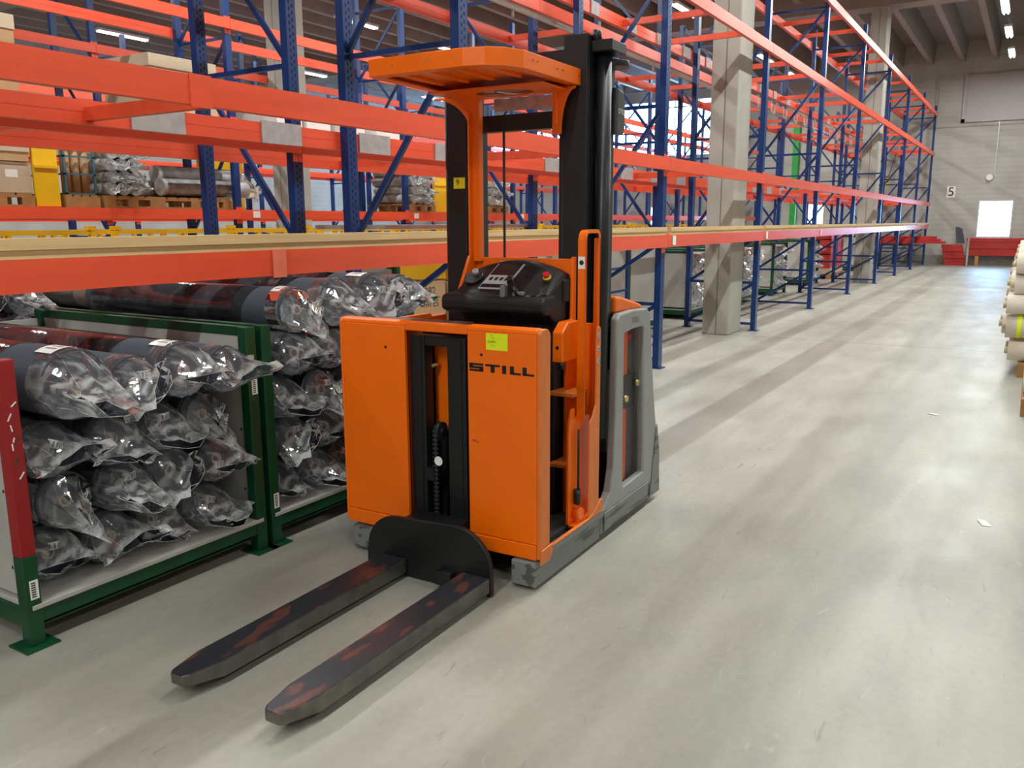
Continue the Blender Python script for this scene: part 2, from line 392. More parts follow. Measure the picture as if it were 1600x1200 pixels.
rE = rack('fifth pallet rack deepest in the hall near the bright high windows', 17.2, 1.0, LC[:3], 5.6, False, XC[1:], cross=False, holes_to=0)

# timber planks on the lowest beam of the front rack
for i, (a, b) in enumerate(zip(RACK_X[1:], RACK_X[2:])):
    o = B(a + .06, b - .06, 3.31, 3.47, 1.4405, 1.475)
    o.box(a + .06, b - .06, 3.30, 3.40, 1.476, 1.52)
    o = o.build('timber_plank', WOOD)
    tag(o, 'pale timber planks on the lowest orange beam, %s' % ['left of the lift truck', 'behind the lift truck mast', 'above the bay before the near concrete column', 'just past the near concrete column'][i] if i < 4 else 'pale timber planks on the lowest orange beam, %s bay from the far wall' % ['', '', '', '', 'fifth', 'fourth', 'third', 'second', 'first', ''][i], 'plank', 'timber planks on the lowest beam' if i >= 4 else None)
# grey plates fixed over the rear beam, level two and three
for i in range(16):
    x = 3.1 + .96 * i
    if i in (4, 10): continue
    zt = 2.243
    m = B(x, x + .36, 4.430, 4.441, zt - .14, zt + .004)
    m.build('zinc_plate', ZINC, rA)
for i in range(26):
    x = 7.0 + .97 * i
    B(x, x + .20 + .1 * (i % 2), 4.430, 4.441, 3.86, 4.0).build('zinc_plate', ZINC, rA)
for i in range(12):
    x = 15 + .9 * i
    m = MB()
    for dx, z0, z1 in ((0, 3.6, 3.82), (.12, 3.6, 3.66), (.24, 3.6, 3.82)): m.box(x + dx, x + dx + (.13 if dx == .12 else .02), 4.48, 4.50, z0, z1)
    m.box(x - .1, x + .02, 4.48, 4.5, 3.80, 3.82).box(x + .24, x + .36, 4.48, 4.50, 3.80, 3.82)
    m.build('bracket', GALV, rA)
# white and pale tags on beams
B(3.05, 3.14, 3.3, 3.305, 1.30, 1.442).build('joint_plate', mat('faded_red_plate', srgb(238, 120, 92), .5), rA).location = (0, -3.395, 0)
for o in rA.children:
    if o.name.startswith(('zinc_plate', 'bracket')): o.location = (0, -3.395, 0)
for i, x in enumerate([8.69, 12.42, 16.09]):
    B(x, x + .09, 3.299 - 3.395, 3.3045 - 3.395, 1.33, 1.43).build('shelf_label', PAPER, rA)
for i, x in enumerate([8.42, 12.1, 15.8, 19.5]):
    B(x, x + .12, 9.45 - 9.55, 9.462 - 9.55, 1.66, 1.75).build('shelf_label', PAPER, rC)
# red tie bar, big joint plate on level two
MB().box(2.62, 2.74, 3.303 - 3.395, 3.309 - 3.395, 2.095, 2.24).build('joint_plate', RED, rA)

# sprinkler pipe between the two front racks
sp = MB().cyl((2, 4.70, 3.72), (34.6, 4.70, 3.72), .035, n=10)
for i in range(9): sp.cyl((4 + 3.7 * i, 4.7, 3.72), (4 + 3.7 * i, 4.7, 3.62), .015, n=8)
tag(sp.build('sprinkler_pipe', GALV), 'grey sprinkler pipe running between the two front racks', 'pipe')

# ---------------------------------------------------------------- ceiling lamps
def lamp_proto():
    t = thing('ceiling_lamp', 'x', 'lamp')
    B(-.75, .75, -.09, .09, 0, .06).build('housing', WHITE, t)
    MB().cyl((-.72, -.045, -.02), (.72, -.045, -.02), .018, n=8).cyl((-.72, .045, -.02), (.72, .045, -.02), .018, n=8).build('tube', TUBE, t)
    MB().cyl((-.5, 0, .06), (-.5, 0, .5), .006, n=6).cyl((.5, 0, .06), (.5, 0, .5), .006, n=6).build('hanger', GALV, t)
    return t
ORD = ['first', 'second', 'third', 'fourth', 'fifth', 'sixth', 'seventh', 'eighth', 'ninth', 'tenth', 'eleventh', 'added fill, twelfth', 'added fill, thirteenth']
lp = lamp_proto(); first = True  # the two rearmost aisle lamps are unseen fill added for the truck front
LAMPS = [(x, 1.1, 6.6, {-7.2: 1.5, -4.6: 1.4, -1.8: .45, 1.5: .3, 4.5: .8}.get(x, 1.05), 'aisle') for x in (-7.2, -4.6, -1.8, 1.5, 4.5, 7.5, 10.5, 14.0, 17.6, 21.2, 24.4, 27.6, 31)] + \
        [(x, 7.7, 6.6, 1.0, 'next') for x in (-1, 2.6, 6.2, 9.8, 13.4, 17.0, 20.6, 24.2, 27.8, 31.4)] + \
        [(x, 15.2, 6.6, 1.2, 'deep') for x in (5, 9.1, 13.2, 17.3, 21.4, 26)] + \
        [(x, 21.5, 6.6, 1.2, 'deep') for x in (8, 15, 22, 29)] + \
        [(x, -5.2, 6.6, .8, 'right') for x in (-2, 4, 10, 16, 22, 28)]
for k, (x, y, z, pw, row) in enumerate(LAMPS):
    t = lp if first else copy_tree(lp)
    for ch in t.children:
        if ch.type == 'LIGHT': bpy.data.objects.remove(ch)
    first = False
    t.location = (x, y, z)
    _row = [q for q in LAMPS if q[4] == row]; _n = len(_row) - 1 - [q[0] for q in _row].index(x)
    t['label'] = {'aisle': 'twin tube lamp above the open aisle, %s from the far wall', 'next': 'twin tube lamp behind the front racks above the hidden aisle, %s from the far wall', 'deep': 'twin tube lamp deep between the upper beams, %s from the far wall', 'right': 'twin tube lamp above the pale rolls at right, %s from the far wall'}[row] % ORD[_n]
    t['group'] = {'aisle': 'lamps above the aisle', 'next': 'lamps above the hidden aisle', 'deep': 'lamps deep in the hall', 'right': 'lamps on the right side'}[row]
    ld = bpy.data.lights.new('lamp_light', 'AREA'); ld.shape = 'RECTANGLE'; ld.size = 1.45; ld.size_y = .14
    ld.energy = LAMP_W * pw; ld.color = (.965, 1.0, .955); ld.spread = PI
    lo = bpy.data.objects.new('lamp_light', ld); COL.objects.link(lo); lo.parent = t; lo.location = (0, 0, -.045)

# ================================================================ THE LIFT TRUCK (u back, v left, w up)
T = thing('lift_truck', 'orange and grey order picking lift truck with black mast parked in the aisle', 'lift truck', (2.95, 2.2, 0), .025)
def P(name, mb, m, bevel=.003, parent=None): return mb.build(name, m, parent or T, bevel=bevel)
def arc(cx, cy, r, a0, a1, n=6): return [(cx + r * math.cos(math.radians(a0 + (a1 - a0) * i / n)), cy + r * math.sin(math.radians(a0 + (a1 - a0) * i / n))) for i in range(n + 1)]

# load legs
for s in (-1, 1):
    v0, v1 = (-.505, -.385) if s < 0 else (.385, .505)
    lg = MB().box(-.02, .66, v0, v1, .016, .128)
    lg.box(.66, 1.46, v0, v1, .03, .125)
    lo = P('load_leg', lg, LEG, .006)
    MB().cyl((.06, v0 + .025, .04), (.06, v1 - .025, .04), .039, n=18).build('load_wheel', RUBBER, lo)
P('axle_plate', MB().box(.25, 1.3, -.385, .385, .05, .12), BLACK, 0)
P('rear_wheel', MB().cyl((1.22, -.12, .11), (1.22, .12, .11), .11, n=24), RUBBER, 0)
# cab floor and sill
P('floor_mat', MB().box(.055, .66, -.45, .45, .132, .158), RUBBER)
for a, b in ((-.515, -.497), (.497, .515)):
    P('sill_plate', MB().prism([(.06, .132), (.06, .158), (.60, .158), (.70, .16), (.70, .132)], 'y', a, b), LEG, .002)
    P('door_sill', MB().prism([(.09, .159), (.09, .178), (.13, .168), (.50, .168), (.56, .182), (.64, .225), (.665, .225), (.665, .16)], 'y', a, b), ORANGE_D, .002)
# front panels (platform front)
def front_plate(v0, v1):
    m = MB().box(0, .022, v0, v1, .205, 1.118)
    m.prism([(0, 1.118), (.022, 1.118), (.05, 1.128), (.05, 1.142), (.018, 1.142), (.004, 1.134)], 'y', v0, v1)
    m.box(-.003, .024, v0, v1, .135, .2025)
    return m
fpR = P('front_panel', front_plate(-.50, -.160), ORANGE, .004)
fpL = P('front_panel', front_plate(.178, .545), ORANGE, .004)
sf = lambda v0, v1: MB().prism([(0, .14), (.075, .14), (.085, .2), (.085, 1.06)] + arc(.045, 1.098, .042, 10, 90, 6) + [(.012, 1.138), (0, 1.12)], 'y', v0, v1)
P('side_flange', sf(-.522, -.5005), ORANGE_D, .004, fpR)
P('side_flange', sf(.5455, .56), ORANGE, .004, fpL)
P('bumper_corner', MB().prism([(-.012, .12), (.07, .12), (.10, .15), (.10, .19), (.0, .185)], 'y', -.530, -.5225), ORANGE_D, .004, fpR)
P('top_band', MB().box(0, .05, -.160, .178, 1.098, 1.138), ORANGE, .006)
P('top_tray', MB().box(.052, .15, -.10, .42, 1.118, 1.136), mat('dark_tray', srgb(72, 44, 42), .4), .003)
for v, z in ((.286, 1.015), (-.232, 1.017)):
    MB().cyl((-.0032, v, z), (.0, v, z), .006, n=10).build('panel_hole', HOLE, fpL if v > 0 else fpR)
# scratches and marks on panels
sc1 = MB()
for v, z, l in ((-.20, .63, .02), (-.215, .625, .012)): sc1.box(-.0012, 0, v, v + l, z, z + .009)
sc1.build('scuff_mark', mat('rust_mark', srgb(196, 66, 8), .6), fpR)
# brand letters
lt = MB(); zt, zb = .979, .944; d0, d1 = -.0024, -.0002; th = .0085
def L4(v0, v1, z0, z1): lt.box(d0, d1, -v0, -v1, z0, z1)
a, b = .168, .238
L4(a, b, zt - th, zt); L4(a, a + .018, (zt + zb) / 2 - .004, zt); L4(a, b, (zt + zb) / 2 - .0045, (zt + zb) / 2 + .0045); L4(b - .018, b, zb, (zt + zb) / 2 + .004); L4(a, b, zb, zb + th)
L4(.249, .321, zt - th, zt); L4(.276, .295, zb, zt)
L4(.333, .352, zb, zt)
L4(.371, .390, zb, zt); L4(.371, .423, zb, zb + th)
L4(.432, .451, zb, zt); L4(.432, .486, zb, zb + th)
lt.build('brand_letters', BLACK, fpR).location.y = -.003
# yellow sticker
st = MB().box(-.0016, -.0003, -.363, -.256, 1.041, 1.113).build('sticker', LIME, fpR)
ink = mat('sticker_print', srgb(96, 110, 10), .6)
for i, (txt, sz, dv, z) in enumerate([('1B', .009, -.027, 1.103), ('TYP  - - - - - - -', .0085, .0, 1.092), ('#50895', .014, -.024, 1.076), ('CE  12', .008, -.02, 1.061)]):
    part('print', text_mesh(txt, sz, ink, .0002), st, (-.0018, -.31 - dv, z), ROT_X)

# inner fork mast seen between the plates
for v0, v1 in ((.095, .175), (-.125, -.03)):
    r = MB().box(.035, .10, v0, v1, .16, 1.075); r.box(.03, .035, v0 + .02, v1 - .02, .16, 1.06)
    P('fork_mast_rail', r, BLACK, .004)
P('fork_mast_head', MB().box(.04, .10, -.03, .095, 1.03, 1.075), BLACK)
P('inner_bulkhead', MB().box(.17, .185, -.44, .44, .16, 1.09), BLACK, 0)
P('orange_strip', MB().box(.150, .169, .02, .12, .62, 1.05), ORANGE)
P('orange_inner_plate', MB().box(.060, .168, .195, .205, .2, 1.09).box(.06, .168, -.155, -.145, .2, 1.09), ORANGE, 0)
P('lift_cylinder', MB().cyl((.12, .0, .16), (.12, .0, .66), .024, n=16), BLACK, 0)
pul = P('chain_pulley', MB().cyl((.085, .062, .63), (.085, .038, .63), .042, n=24).cyl((.085, .066, .63), (.085, .034, .63), .012, n=12), DARK, 0)
ch = MB()
for i in range(22): ch.box(.036, .052, .036, .062, .20 + .0205 * i, .20 + .0205 * i + .011)
ch.box(.040, .048, .043, .055, .2, .66)
P('lift_chain', ch, DARK, .002)
P('chain_bracket', MB().box(.03, .1, .055, .10, .40, .46), BLACK)
MB().cyl((.034, .028, .50), (.0325, .028, .50), .022, n=20).build('warning_disc', PAPER, T)
P('bracket_bolt', MB().cyl((.09, .09, .93), (.14, .09, .93), .008, n=8), BRASS, 0)

# fork carriage and forks
cp = [(-.372, .005), (.300, .005), (.300, .10)] + arc(.130, .11, .165, 0, 90, 8) + arc(-.19, .11, .18, 90, 180, 10)
P('fork_carriage', MB().prism(cp, 'x', -.165, -.14), BLACK, .004)
P('carriage_block', MB().box(-.135, .03, -.14, .14, .06, .25).box(-.205, -.166, .08, .19, .02, .085).box(-.205, -.166, -.11, -.19, .02, .085), BLACK, .004)
def fork(vc):
    hw = .070
    top = [(-1.345, vc - .028), (-1.345, vc + .030), (-1.325, vc + .043), (-1.20, vc + hw), (-.168, vc + hw), (-.168, vc - hw), (-1.20, vc - hw), (-1.325, vc - .040)]
    n = len(top); m = MB()
    zt, bot = .092, [.050, .050, .046, .03, .022, .022, .03, .046]
    vs = [(u, v, zt) for u, v in top] + [(u, v, z) for (u, v), z in zip(top, bot)]
    m.add(vs, [list(range(n))], 0)
    m.add(vs, [list(range(2 * n - 1, n - 1, -1))] + [(i, n + i, n + (i + 1) % n, (i + 1) % n) for i in range(n)], 1)
    me = m.mesh('fork', [FORK, FORKS])
    bm = bmesh.new(); bm.from_mesh(me); bmesh.ops.remove_doubles(bm, verts=bm.verts, dist=1e-5); bmesh.ops.recalc_face_normals(bm, faces=bm.faces); bm.to_mesh(me); bm.free()
    o = part('fork', me, T); b = o.modifiers.new('edge', 'BEVEL'); b.width = .007; b.segments = 3; b.limit_method = 'ANGLE'; b.angle_limit = .6
    return o
fork(-.298); fork(.142)

# operator console
cons = MB()
_st = [-.33 + .52 * i / 12 for i in range(13)]; _vs = []
for v in _st:
    dz = .055 * (abs(v + .07) / .26) ** 2.4
    _vs += [(u, v, z) for u, z in ((.50, .158), (.50, 1.10), (.40, 1.19), (.40, 1.24 - dz * .25), (.60, 1.385 - dz), (.655, 1.385 - dz), (.655, .158))]
cons.add(_vs, [[7 * i + j, 7 * i + (j + 1) % 7, 7 * i + 7 + (j + 1) % 7, 7 * i + 7 + j] for i in range(12) for j in range(7)] + [list(range(7))[::-1], list(range(84, 91))])
co = P('console', cons, PLASTIC, .012)
crest = MB(); n = 14; poly = [(-.345, 1.20)]
for i in range(n + 1):
    v = -.345 + .545 * i / n; poly.append((v, 1.30 + .092 * math.sin(PI * i / n) ** .8))
poly.append((.20, 1.20))
P('console_crest', crest.prism(poly, 'x', .575, .66), PLASTIC, .006, co)
P('armrest_lip', MB().prism([(.345, 1.165), (.345, 1.215), (.36, 1.235), (.46, 1.245), (.5, 1.17), (.38, 1.15)], 'y', -.35, .215), PLASTIC, .012, co)
P('knee_recess', MB().box(.490, .499, -.13, .03, .98, 1.12).box(.490, .499, -.30, -.16, .98, 1.10), BLACK, .004, co)
# sloped control panel frame: surface from (.40,1.24) to (.60,1.385)
def on_slope(v, s, off=.004):   # s 0..1 up the slope
    du, dw = .20, .145; L = math.hypot(du, dw); return (.40 + du * s - off * dw / L, v, 1.24 + dw * s + off * du / L)
def slope_mb(v0, v1, s0, s1, off, shift=0.0, th=.004):
    a = [on_slope(v0, s0, off), on_slope(v1, s0, off), on_slope(v1 - shift, s1, off), on_slope(v0 - shift, s1, off)]
    b = [on_slope(v0, s0, off - th), on_slope(v1, s0, off - th), on_slope(v1 - shift, s1, off - th), on_slope(v0 - shift, s1, off - th)]
    m = MB(); m.add(a + b, [(0, 1, 2, 3), (7, 6, 5, 4), (0, 4, 5, 1), (1, 5, 6, 2), (2, 6, 7, 3), (3, 7, 4, 0)]); return m
P('display_frame', slope_mb(-.10, .05, .12, .98, .006, .03), mat('display_grey', srgb(176, 178, 178), .4), 0, co)
P('display_screen', slope_mb(-.104, .03, .54, .93, .0075, .014), mat('display_dark', srgb(34, 36, 40), .2), 0, co)
P('display_strip', slope_mb(-.085, .046, .16, .26, .0075, .008), mat('display_dark', srgb(34, 36, 40), .2), 0, co)
for i in range(4):
    v = -.075 + .029 * i
    P('key', slope_mb(v - .007, v + .007, .38, .46, .009, .004), BLACK, 0, co)
kn = on_slope(.115, .45, .0)
P('steering_disc', MB().cyl(kn, on_slope(.115, .45, .012), .052, .047, n=28), BLACK, 0, co)
P('steering_knob', MB().cyl(on_slope(.10, .5, .012), on_slope(.10, .5, .04), .013, .016, n=14), GALV, 0, co)
eb = on_slope(-.285, .52, .0)
P('emergency_stop', MB().cyl(eb, on_slope(-.285, .52, .01), .019, n=16), YLAB, 0, co)
P('emergency_button', MB().cyl(on_slope(-.285, .52, .01), on_slope(-.285, .52, .028), .016, n=16), REDB, 0, co)
gp = MB(); pts = [on_slope(-.115, .35, .03), on_slope(-.15, .1, .05), (.385, -.20, 1.235), (.385, -.27, 1.225), (.42, -.32, 1.25)]
gp.tube([Vector(p) for p in pts], .017, n=10)
P('control_handle', gp, BLACK, 0, co)
P('handle_switch', MB().box(.36, .395, -.135, -.108, 1.22, 1.285), mat('switch_grey', srgb(120, 124, 126), .4), .005, co)
P('thumb_rocker', MB().box(.372, .395, -.23, -.17, 1.235, 1.258), mat('switch_grey', srgb(120, 124, 126), .4), .004, co)
# console back plate orange with side cheek
P('console_back', MB().box(.662, .674, -.33, .235, .2, 1.40), ORANGE, .003)
P('console_cheek', MB().prism([(.50, 1.18), (.50, 1.24), (.60, 1.41), (.662, 1.41), (.662, .158), (.58, .158), (.58, 1.10)], 'y', .205, .222), ORANGE, .003)
P('console_cheek', MB().prism([(.56, 1.05), (.62, 1.12), (.63, 1.41), (.662, 1.41), (.662, .158), (.56, .158)], 'y', -.36, -.345), ORANGE, .003)
# right interior wall with switch box and cross ribs
P('cab_side_panel', MB().box(.62, .635, -.47, -.335, .16, 1.10), ORANGE, .003)
P('switch_box', MB().prism([(.44, .93), (.44, 1.07), (.50, 1.115), (.60, 1.115), (.60, .93)], 'y', -.400, -.345), ORANGE, .006)
MB().cyl((.436, -.372, 1.0), (.4405, -.372, 1.0), .008, n=12).build('box_hole', HOLE, T)
P('hand_knob', MB().cyl((.46, -.385, .895), (.46, -.385, .93), .012, .016, n=12), BLACK, 0)
P('side_rib', MB().box(.46, .62, -.445, -.32, .765, .785), ORANGE_D, .003); P('side_rib', MB().box(.46, .62, -.445, -.32, .415, .435), ORANGE_D, .003)
P('cab_side_panel', MB().box(.30, .66, .455, .47, .16, 1.02), ORANGE, .003)
P('left_ledge', MB().box(.06, .66, .40, .47, 1.02, 1.10).prism([(.15, 1.10), (.45, 1.10), (.42, 1.13), (.2, 1.13)], 'y', .33, .36), ORANGE, .004)
# right swing gate
ga = MB()
dv0, dv1, du = -.500, -.462, .048
ga.box(.415 + du, .432 + du, dv0, dv1, .66, 1.50)
ga.prism([(u + du, w_) for u, w_ in [(.415, 1.50)] + arc(.455, 1.50, .04, 180, 90, 6) + [(.545, 1.54)] + arc(.545, 1.505, .035, 90, 0, 5) + [(.58, .66), (.562, .66), (.562, 1.50)] + arc(.545, 1.505, .018, 0, 90, 4) + [(.455, 1.523)] + arc(.455, 1.50, .023, 90, 180, 5) + [(.432, .66), (.415, .66)]], 'y', dv0, dv0 + .005)
ga.box(.564 + du, .58 + du, dv0, dv0 + .027, .66, 1.50)
ga.prism([(u + du, w_) for u, w_ in [(.418, 1.50)] + arc(.455, 1.50, .037, 180, 90, 6) + [(.455, 1.525)] + arc(.455, 1.50, .025, 90, 180, 6)], 'y', dv0 + .005, dv1)
ga.box(.455 + du, .57 + du, dv0 + .005, dv1, 1.524, 1.539)
gate = P('swing_gate', ga, ORANGE, .004)
MB().box(.4135 + du, .4148 + du, dv0 + .002, dv1 - .002, 1.365, 1.42).build('gate_label', PAPER, gate)
MB().cyl((.4125 + du, -.481, 1.393), (.4136 + du, -.481, 1.393), .011, n=14).build('gate_label_dot', INK, gate)
gh = MB()
gh.prism([(.385, .165), (.385, .615), (.39, .65), (.405, .69), (.425, .72), (.45, .72), (.45, .68), (.62, .66), (.62, .165)], 'y', -.462, -.448)
gh.box(.385, .62, -.505, -.462, .155, .167)
P('gate_housing', gh, ORANGE, .003)
wpO = P('warning_plate', MB().prism([(.51, .168), (.622, .168), (.622, 1.07), (.612, 1.09), (.585, 1.09), (.575, 1.06), (.575, .72), (.545, .67), (.51, .64)], 'y', -.512, -.503), ORANGE_D, .003)
for z in (1.045, .985, .925):
    k = MB().cyl((.598, -.5122, z), (.598, -.5135, z), .0155, n=18).build('warning_sticker', PAPER, wpO)
    MB().ring([(.598 + .0145 * math.cos(a), z + .0145 * math.sin(a)) for a in [2 * PI * i / 16 for i in range(16)]], [(.598 + .011 * math.cos(a), z + .011 * math.sin(a)) for a in [2 * PI * i / 16 for i in range(16)]], 'y', -.5136, -.5142).box(.594, .602, -.5142, -.5136, z - .005, z + .006).build('sticker_print', mat('sticker_blue', srgb(40, 50, 96), .5), k)
P('gate_roller', MB().cyl((.45, -.50, .21), (.45, -.464, .21), .030, n=18), ORANGE, 0)
P('gate_damper', MB().cyl((.44, -.482, .26), (.44, -.482, .33), .017, n=14).cyl((.45, -.482, .25), (.45, -.482, .62), .006, n=8), BLACK, 0)

# mast
for s in (-1, 1):
    a, b = (.275, .395)
    m = MB().box(.68, .70, s * a, s * b, .1, 2.42).box(.70, .86, s * (b - .018), s * b, .1, 2.42).box(.84, .86, s * a, s * b, .1, 2.42)
    m.box(.705, .835, s * (a + .0), s * (a + .05), .1, 2.35)
    P('mast_profile', m, BLACK, .003)
    i0 = MB().box(.72, .82, s * .232, s * .265, .1, 2.10); P('inner_mast_profile', i0, BLACK, .003)
P('mast_crossbeam', MB().box(.74, .80, -.27, .27, 2.02, 2.10), BLACK, .003)
P('mast_crossbeam', MB().box(.86, .90, -.39, .39, 2.30, 2.40), BLACK, .003); P('mast_crossbeam', MB().box(.86, .90, -.39, .39, .3, .4), BLACK, .003)
for v in (-.425, .425): P('lift_cylinder', MB().cyl((.79, v * 1.02, .5), (.79, v * 1.02, 2.36), .036, n=24), BLACK, 0)
P('mast_side_channel', MB().box(.862, .90, -.44, -.396, .4, 2.40), DARK, .004)
P('mast_head', MB().box(.72, .89, -.50, -.397, 2.345, 2.395).cyl((.87, -.45, 2.29), (.87, -.45, 2.32), .07, n=24), BLACK, .004)
P('mast_head_bolt', MB().cyl((.74, -.415, 2.395), (.74, -.415, 2.44), .022, n=12), BLACK, 0)
bd = MB().prism([(.835, 1.985), (.915, 1.985), (.935, 2.02), (.935, 2.15), (.915, 2.185), (.835, 2.20)], 'y', -.482, -.442)
bdO = P('mast_cover', bd, mat('dark_grey_cover', srgb(62, 58, 60), .45), .008)
part('brand_letters', text_mesh('STILL', .034, mat('white_print', srgb(220, 216, 208), .5), .0006), bdO, (.885, -.4828, 2.09), ROT_Y)
for v in (.065, -.262):
    P('mast_chain', MB().box(.70, .706, v - .006, v + .006, 1.3, 2.02), DARK, 0)
lab9 = P('number_label', MB().box(.6775, .6792, .283, .352, 1.745, 1.80), YLAB, 0)
part('print', text_mesh('9', .04, INK, .0003), lab9, (.6768, .326, 1.775), ROT_X)
# overhead guard
out = [(.0, .33), (-.005, -.16), (.02, -.25), (.07, -.31), (.16, -.352), (.72, -.362), (.72, .345), (.06, .345)]
cx, cy = .36, 0
inn = [(cx + (a - cx) * (1 - .012 / max(abs(a - cx), .2)), cy + (b - cy) * (1 - .012 / max(abs(b), .2))) for a, b in out]
gu = MB().ring(out, inn, 'z', 2.195, 2.268); gu.prism(inn, 'z', 2.218, 2.224); gu.prism(inn, 'z', 2.256, 2.264)
guO = P('overhead_guard', gu, ORANGE, .003)
for v in (-.20, -.06, .08, .22):
    P('guard_rib', MB().box(.03, .40, v - .010, v + .010, 2.203, 2.218), ORANGE, .002, guO)
# lower flange all round and rear slab with fan hole
fl = [(cx + (a - cx) * (1 - .05 / max(abs(a - cx), .2)), cy + (b - cy) * (1 - .05 / max(abs(b), .2))) for a, b in out]
MB().ring(inn, fl, 'z', 2.195, 2.202).build('guard_flange', ORANGE, guO)
n16 = 24
def rect_ring(u0, u1, v0, v1, n):
    ps = []
    for i in range(n):
        t = 2 * PI * i / n + PI; c_, s_ = math.cos(t), math.sin(t); k = 1 / max(abs(c_), abs(s_))
        ps.append(((u0 + u1) / 2 + (u1 - u0) / 2 * c_ * k, (v0 + v1) / 2 + (v1 - v0) / 2 * s_ * k))
    return ps
hole = [(.565 + .095 * math.cos(2 * PI * i / n16 + PI), -.02 + .15 * math.sin(2 * PI * i / n16 + PI)) for i in range(n16)]
P('guard_rear_plate', MB().ring(rect_ring(.40, .70, -.31, .30, n16), hole, 'z', 2.172, 2.18), ORANGE, 0, guO)
hl = P('roof_window', MB().prism([(.565 + .10 * math.cos(t), -.02 + .155 * math.sin(t)) for t in [2 * PI * i / 24 for i in range(24)]], 'z', 2.181, 2.186), mat('smoked_window', srgb(34, 32, 34), .15), 0, guO)
wr = MB().tube([Vector((.50, -.02, 2.17)), Vector((.53, -.05, 2.166)), Vector((.56, -.04, 2.17)), Vector((.60, -.07, 2.168))], .003, n=6)
wr.build('cable', PAPER, guO)
def bracket(s, v_in, v_out):
    pts = [(s * v_out, 2.19), (s * v_in, 2.19), (s * v_in, 1.98)]
    c_ = [(s * (v_in + .045 + (v_out - v_in - .045) * (1 - math.cos(t))), 1.98 + .20 * math.sin(t)) for t in [PI / 2 * i / 8 for i in range(9)]]
    return MB().prism(pts + c_, 'x', .64, .652)
P('guard_bracket', bracket(1, .17, .44), ORANGE, .002, guO)
P('guard_bracket', bracket(-1, .235, .352), ORANGE, .002, guO)
P('guard_upright', MB().box(.63, .668, .165, .215, 1.38, 2.18).box(.60, .63, .205, .215, 1.38, 2.1), ORANGE, .003)
P('guard_upright', MB().box(.63, .668, -.265, -.245, 2.02, 2.18), ORANGE, .003)
MB().box(.668, .6695, -.22, .10, 2.105, 2.165).build('warning_sign_strip', mat('faded_sticker', srgb(196, 150, 140), .5, var=.25, scale=20), T)
for i, (u, v) in enumerate([(-.0065, .20), (-.0065, .03), (-.0065, .0), (-.0065, -.12)]):
    MB().cyl((u, v, 2.235), (u + .006, v, 2.235), .005, n=8).build('rivet', BRASS, guO)
for u in (.22, .26, .45, .50, .66):
    MB().cyl((u, -.361, 2.235), (u, -.366, 2.235), .004, n=8).build('rivet', mat('rust_mark', srgb(196, 66, 8), .6), guO)

# rear power unit
body = MB().box(1.10, 1.34, -.43, .45, .12, 1.06)
P('power_unit', body, mat('grey_inner_body', srgb(96, 92, 92), .5), .01)
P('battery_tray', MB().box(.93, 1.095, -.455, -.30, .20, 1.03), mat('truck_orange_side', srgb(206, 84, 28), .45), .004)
hood = MB()
prof = [(.92, 1.115), (.92, 1.205), (1.00, 1.198), (1.16, 1.165), (1.27, 1.14), (1.33, 1.09), (1.37, .98), (1.33, .98), (1.30, 1.06), (1.24, 1.11)]
hood.prism(prof, 'y', -.455, .455)
P('hood', hood, ORANGE, .014)
def side_frame(s):
    o = [(.84, 1.10), (.87, 1.122), (1.05, 1.128), (1.24, 1.118), (1.285, 1.09), (1.375, .62), (1.42, .45), (1.465, .30), (1.485, .04), (1.1, .035), (.70, .035), (.66, .125), (.70, .15), (.78, .22), (.815, .33), (.832, .60)]
    i = [(.925, 1.00), (.935, 1.02), (1.05, 1.03), (1.17, 1.03), (1.195, 1.02), (1.205, .80), (1.225, .50), (1.235, .30), (1.24, .21), (1.10, .205), (.96, .20), (.95, .205), (.945, .22), (.94, .30), (.935, .45), (.93, .70)]
    return MB().ring(o, i, 'y', s * .505, s * .463)
sR = P('side_cover', side_frame(-1), SILVER, .008)
P('side_cover', side_frame(1), SILVER, .008)
part('brand_letters', text_mesh('STILL', .046, mat('embossed_grey', srgb(112, 112, 112), .5), .0006), sR, (1.075, -.5058, 1.075), ROT_Y)
P('rear_bumper', MB().prism([(1.33, .035), (1.488, .035), (1.467, .30), (1.425, .445), (1.42, .44), (1.36, .12)], 'y', -.511, -.506), LEG, .002)
P('lower_skirt', MB().box(.70, 1.30, -.512, -.506, .04, .135), LEG, .002)
lat = P('door_latch', MB().box(1.0, 1.19, -.462, -.4565, .60, .78), DARK, .002)
for u, z in ((1.03, .66), (1.19, .72)): MB().cyl((u, -.463, z), (u, -.485, z), .018, n=14).build('latch_bolt', BRASS, lat)
P('red_tag', MB().box(1.12, 1.18, -.436, -.4305, .955, .985), REDB, 0)
P('dark_gap_cover', MB().box(.905, .92, -.44, .44, .12, 1.1), BLACK, 0)
P('hinge_block', MB().box(.885, .93, -.46, -.442, .83, 1.06), DARK, .004)

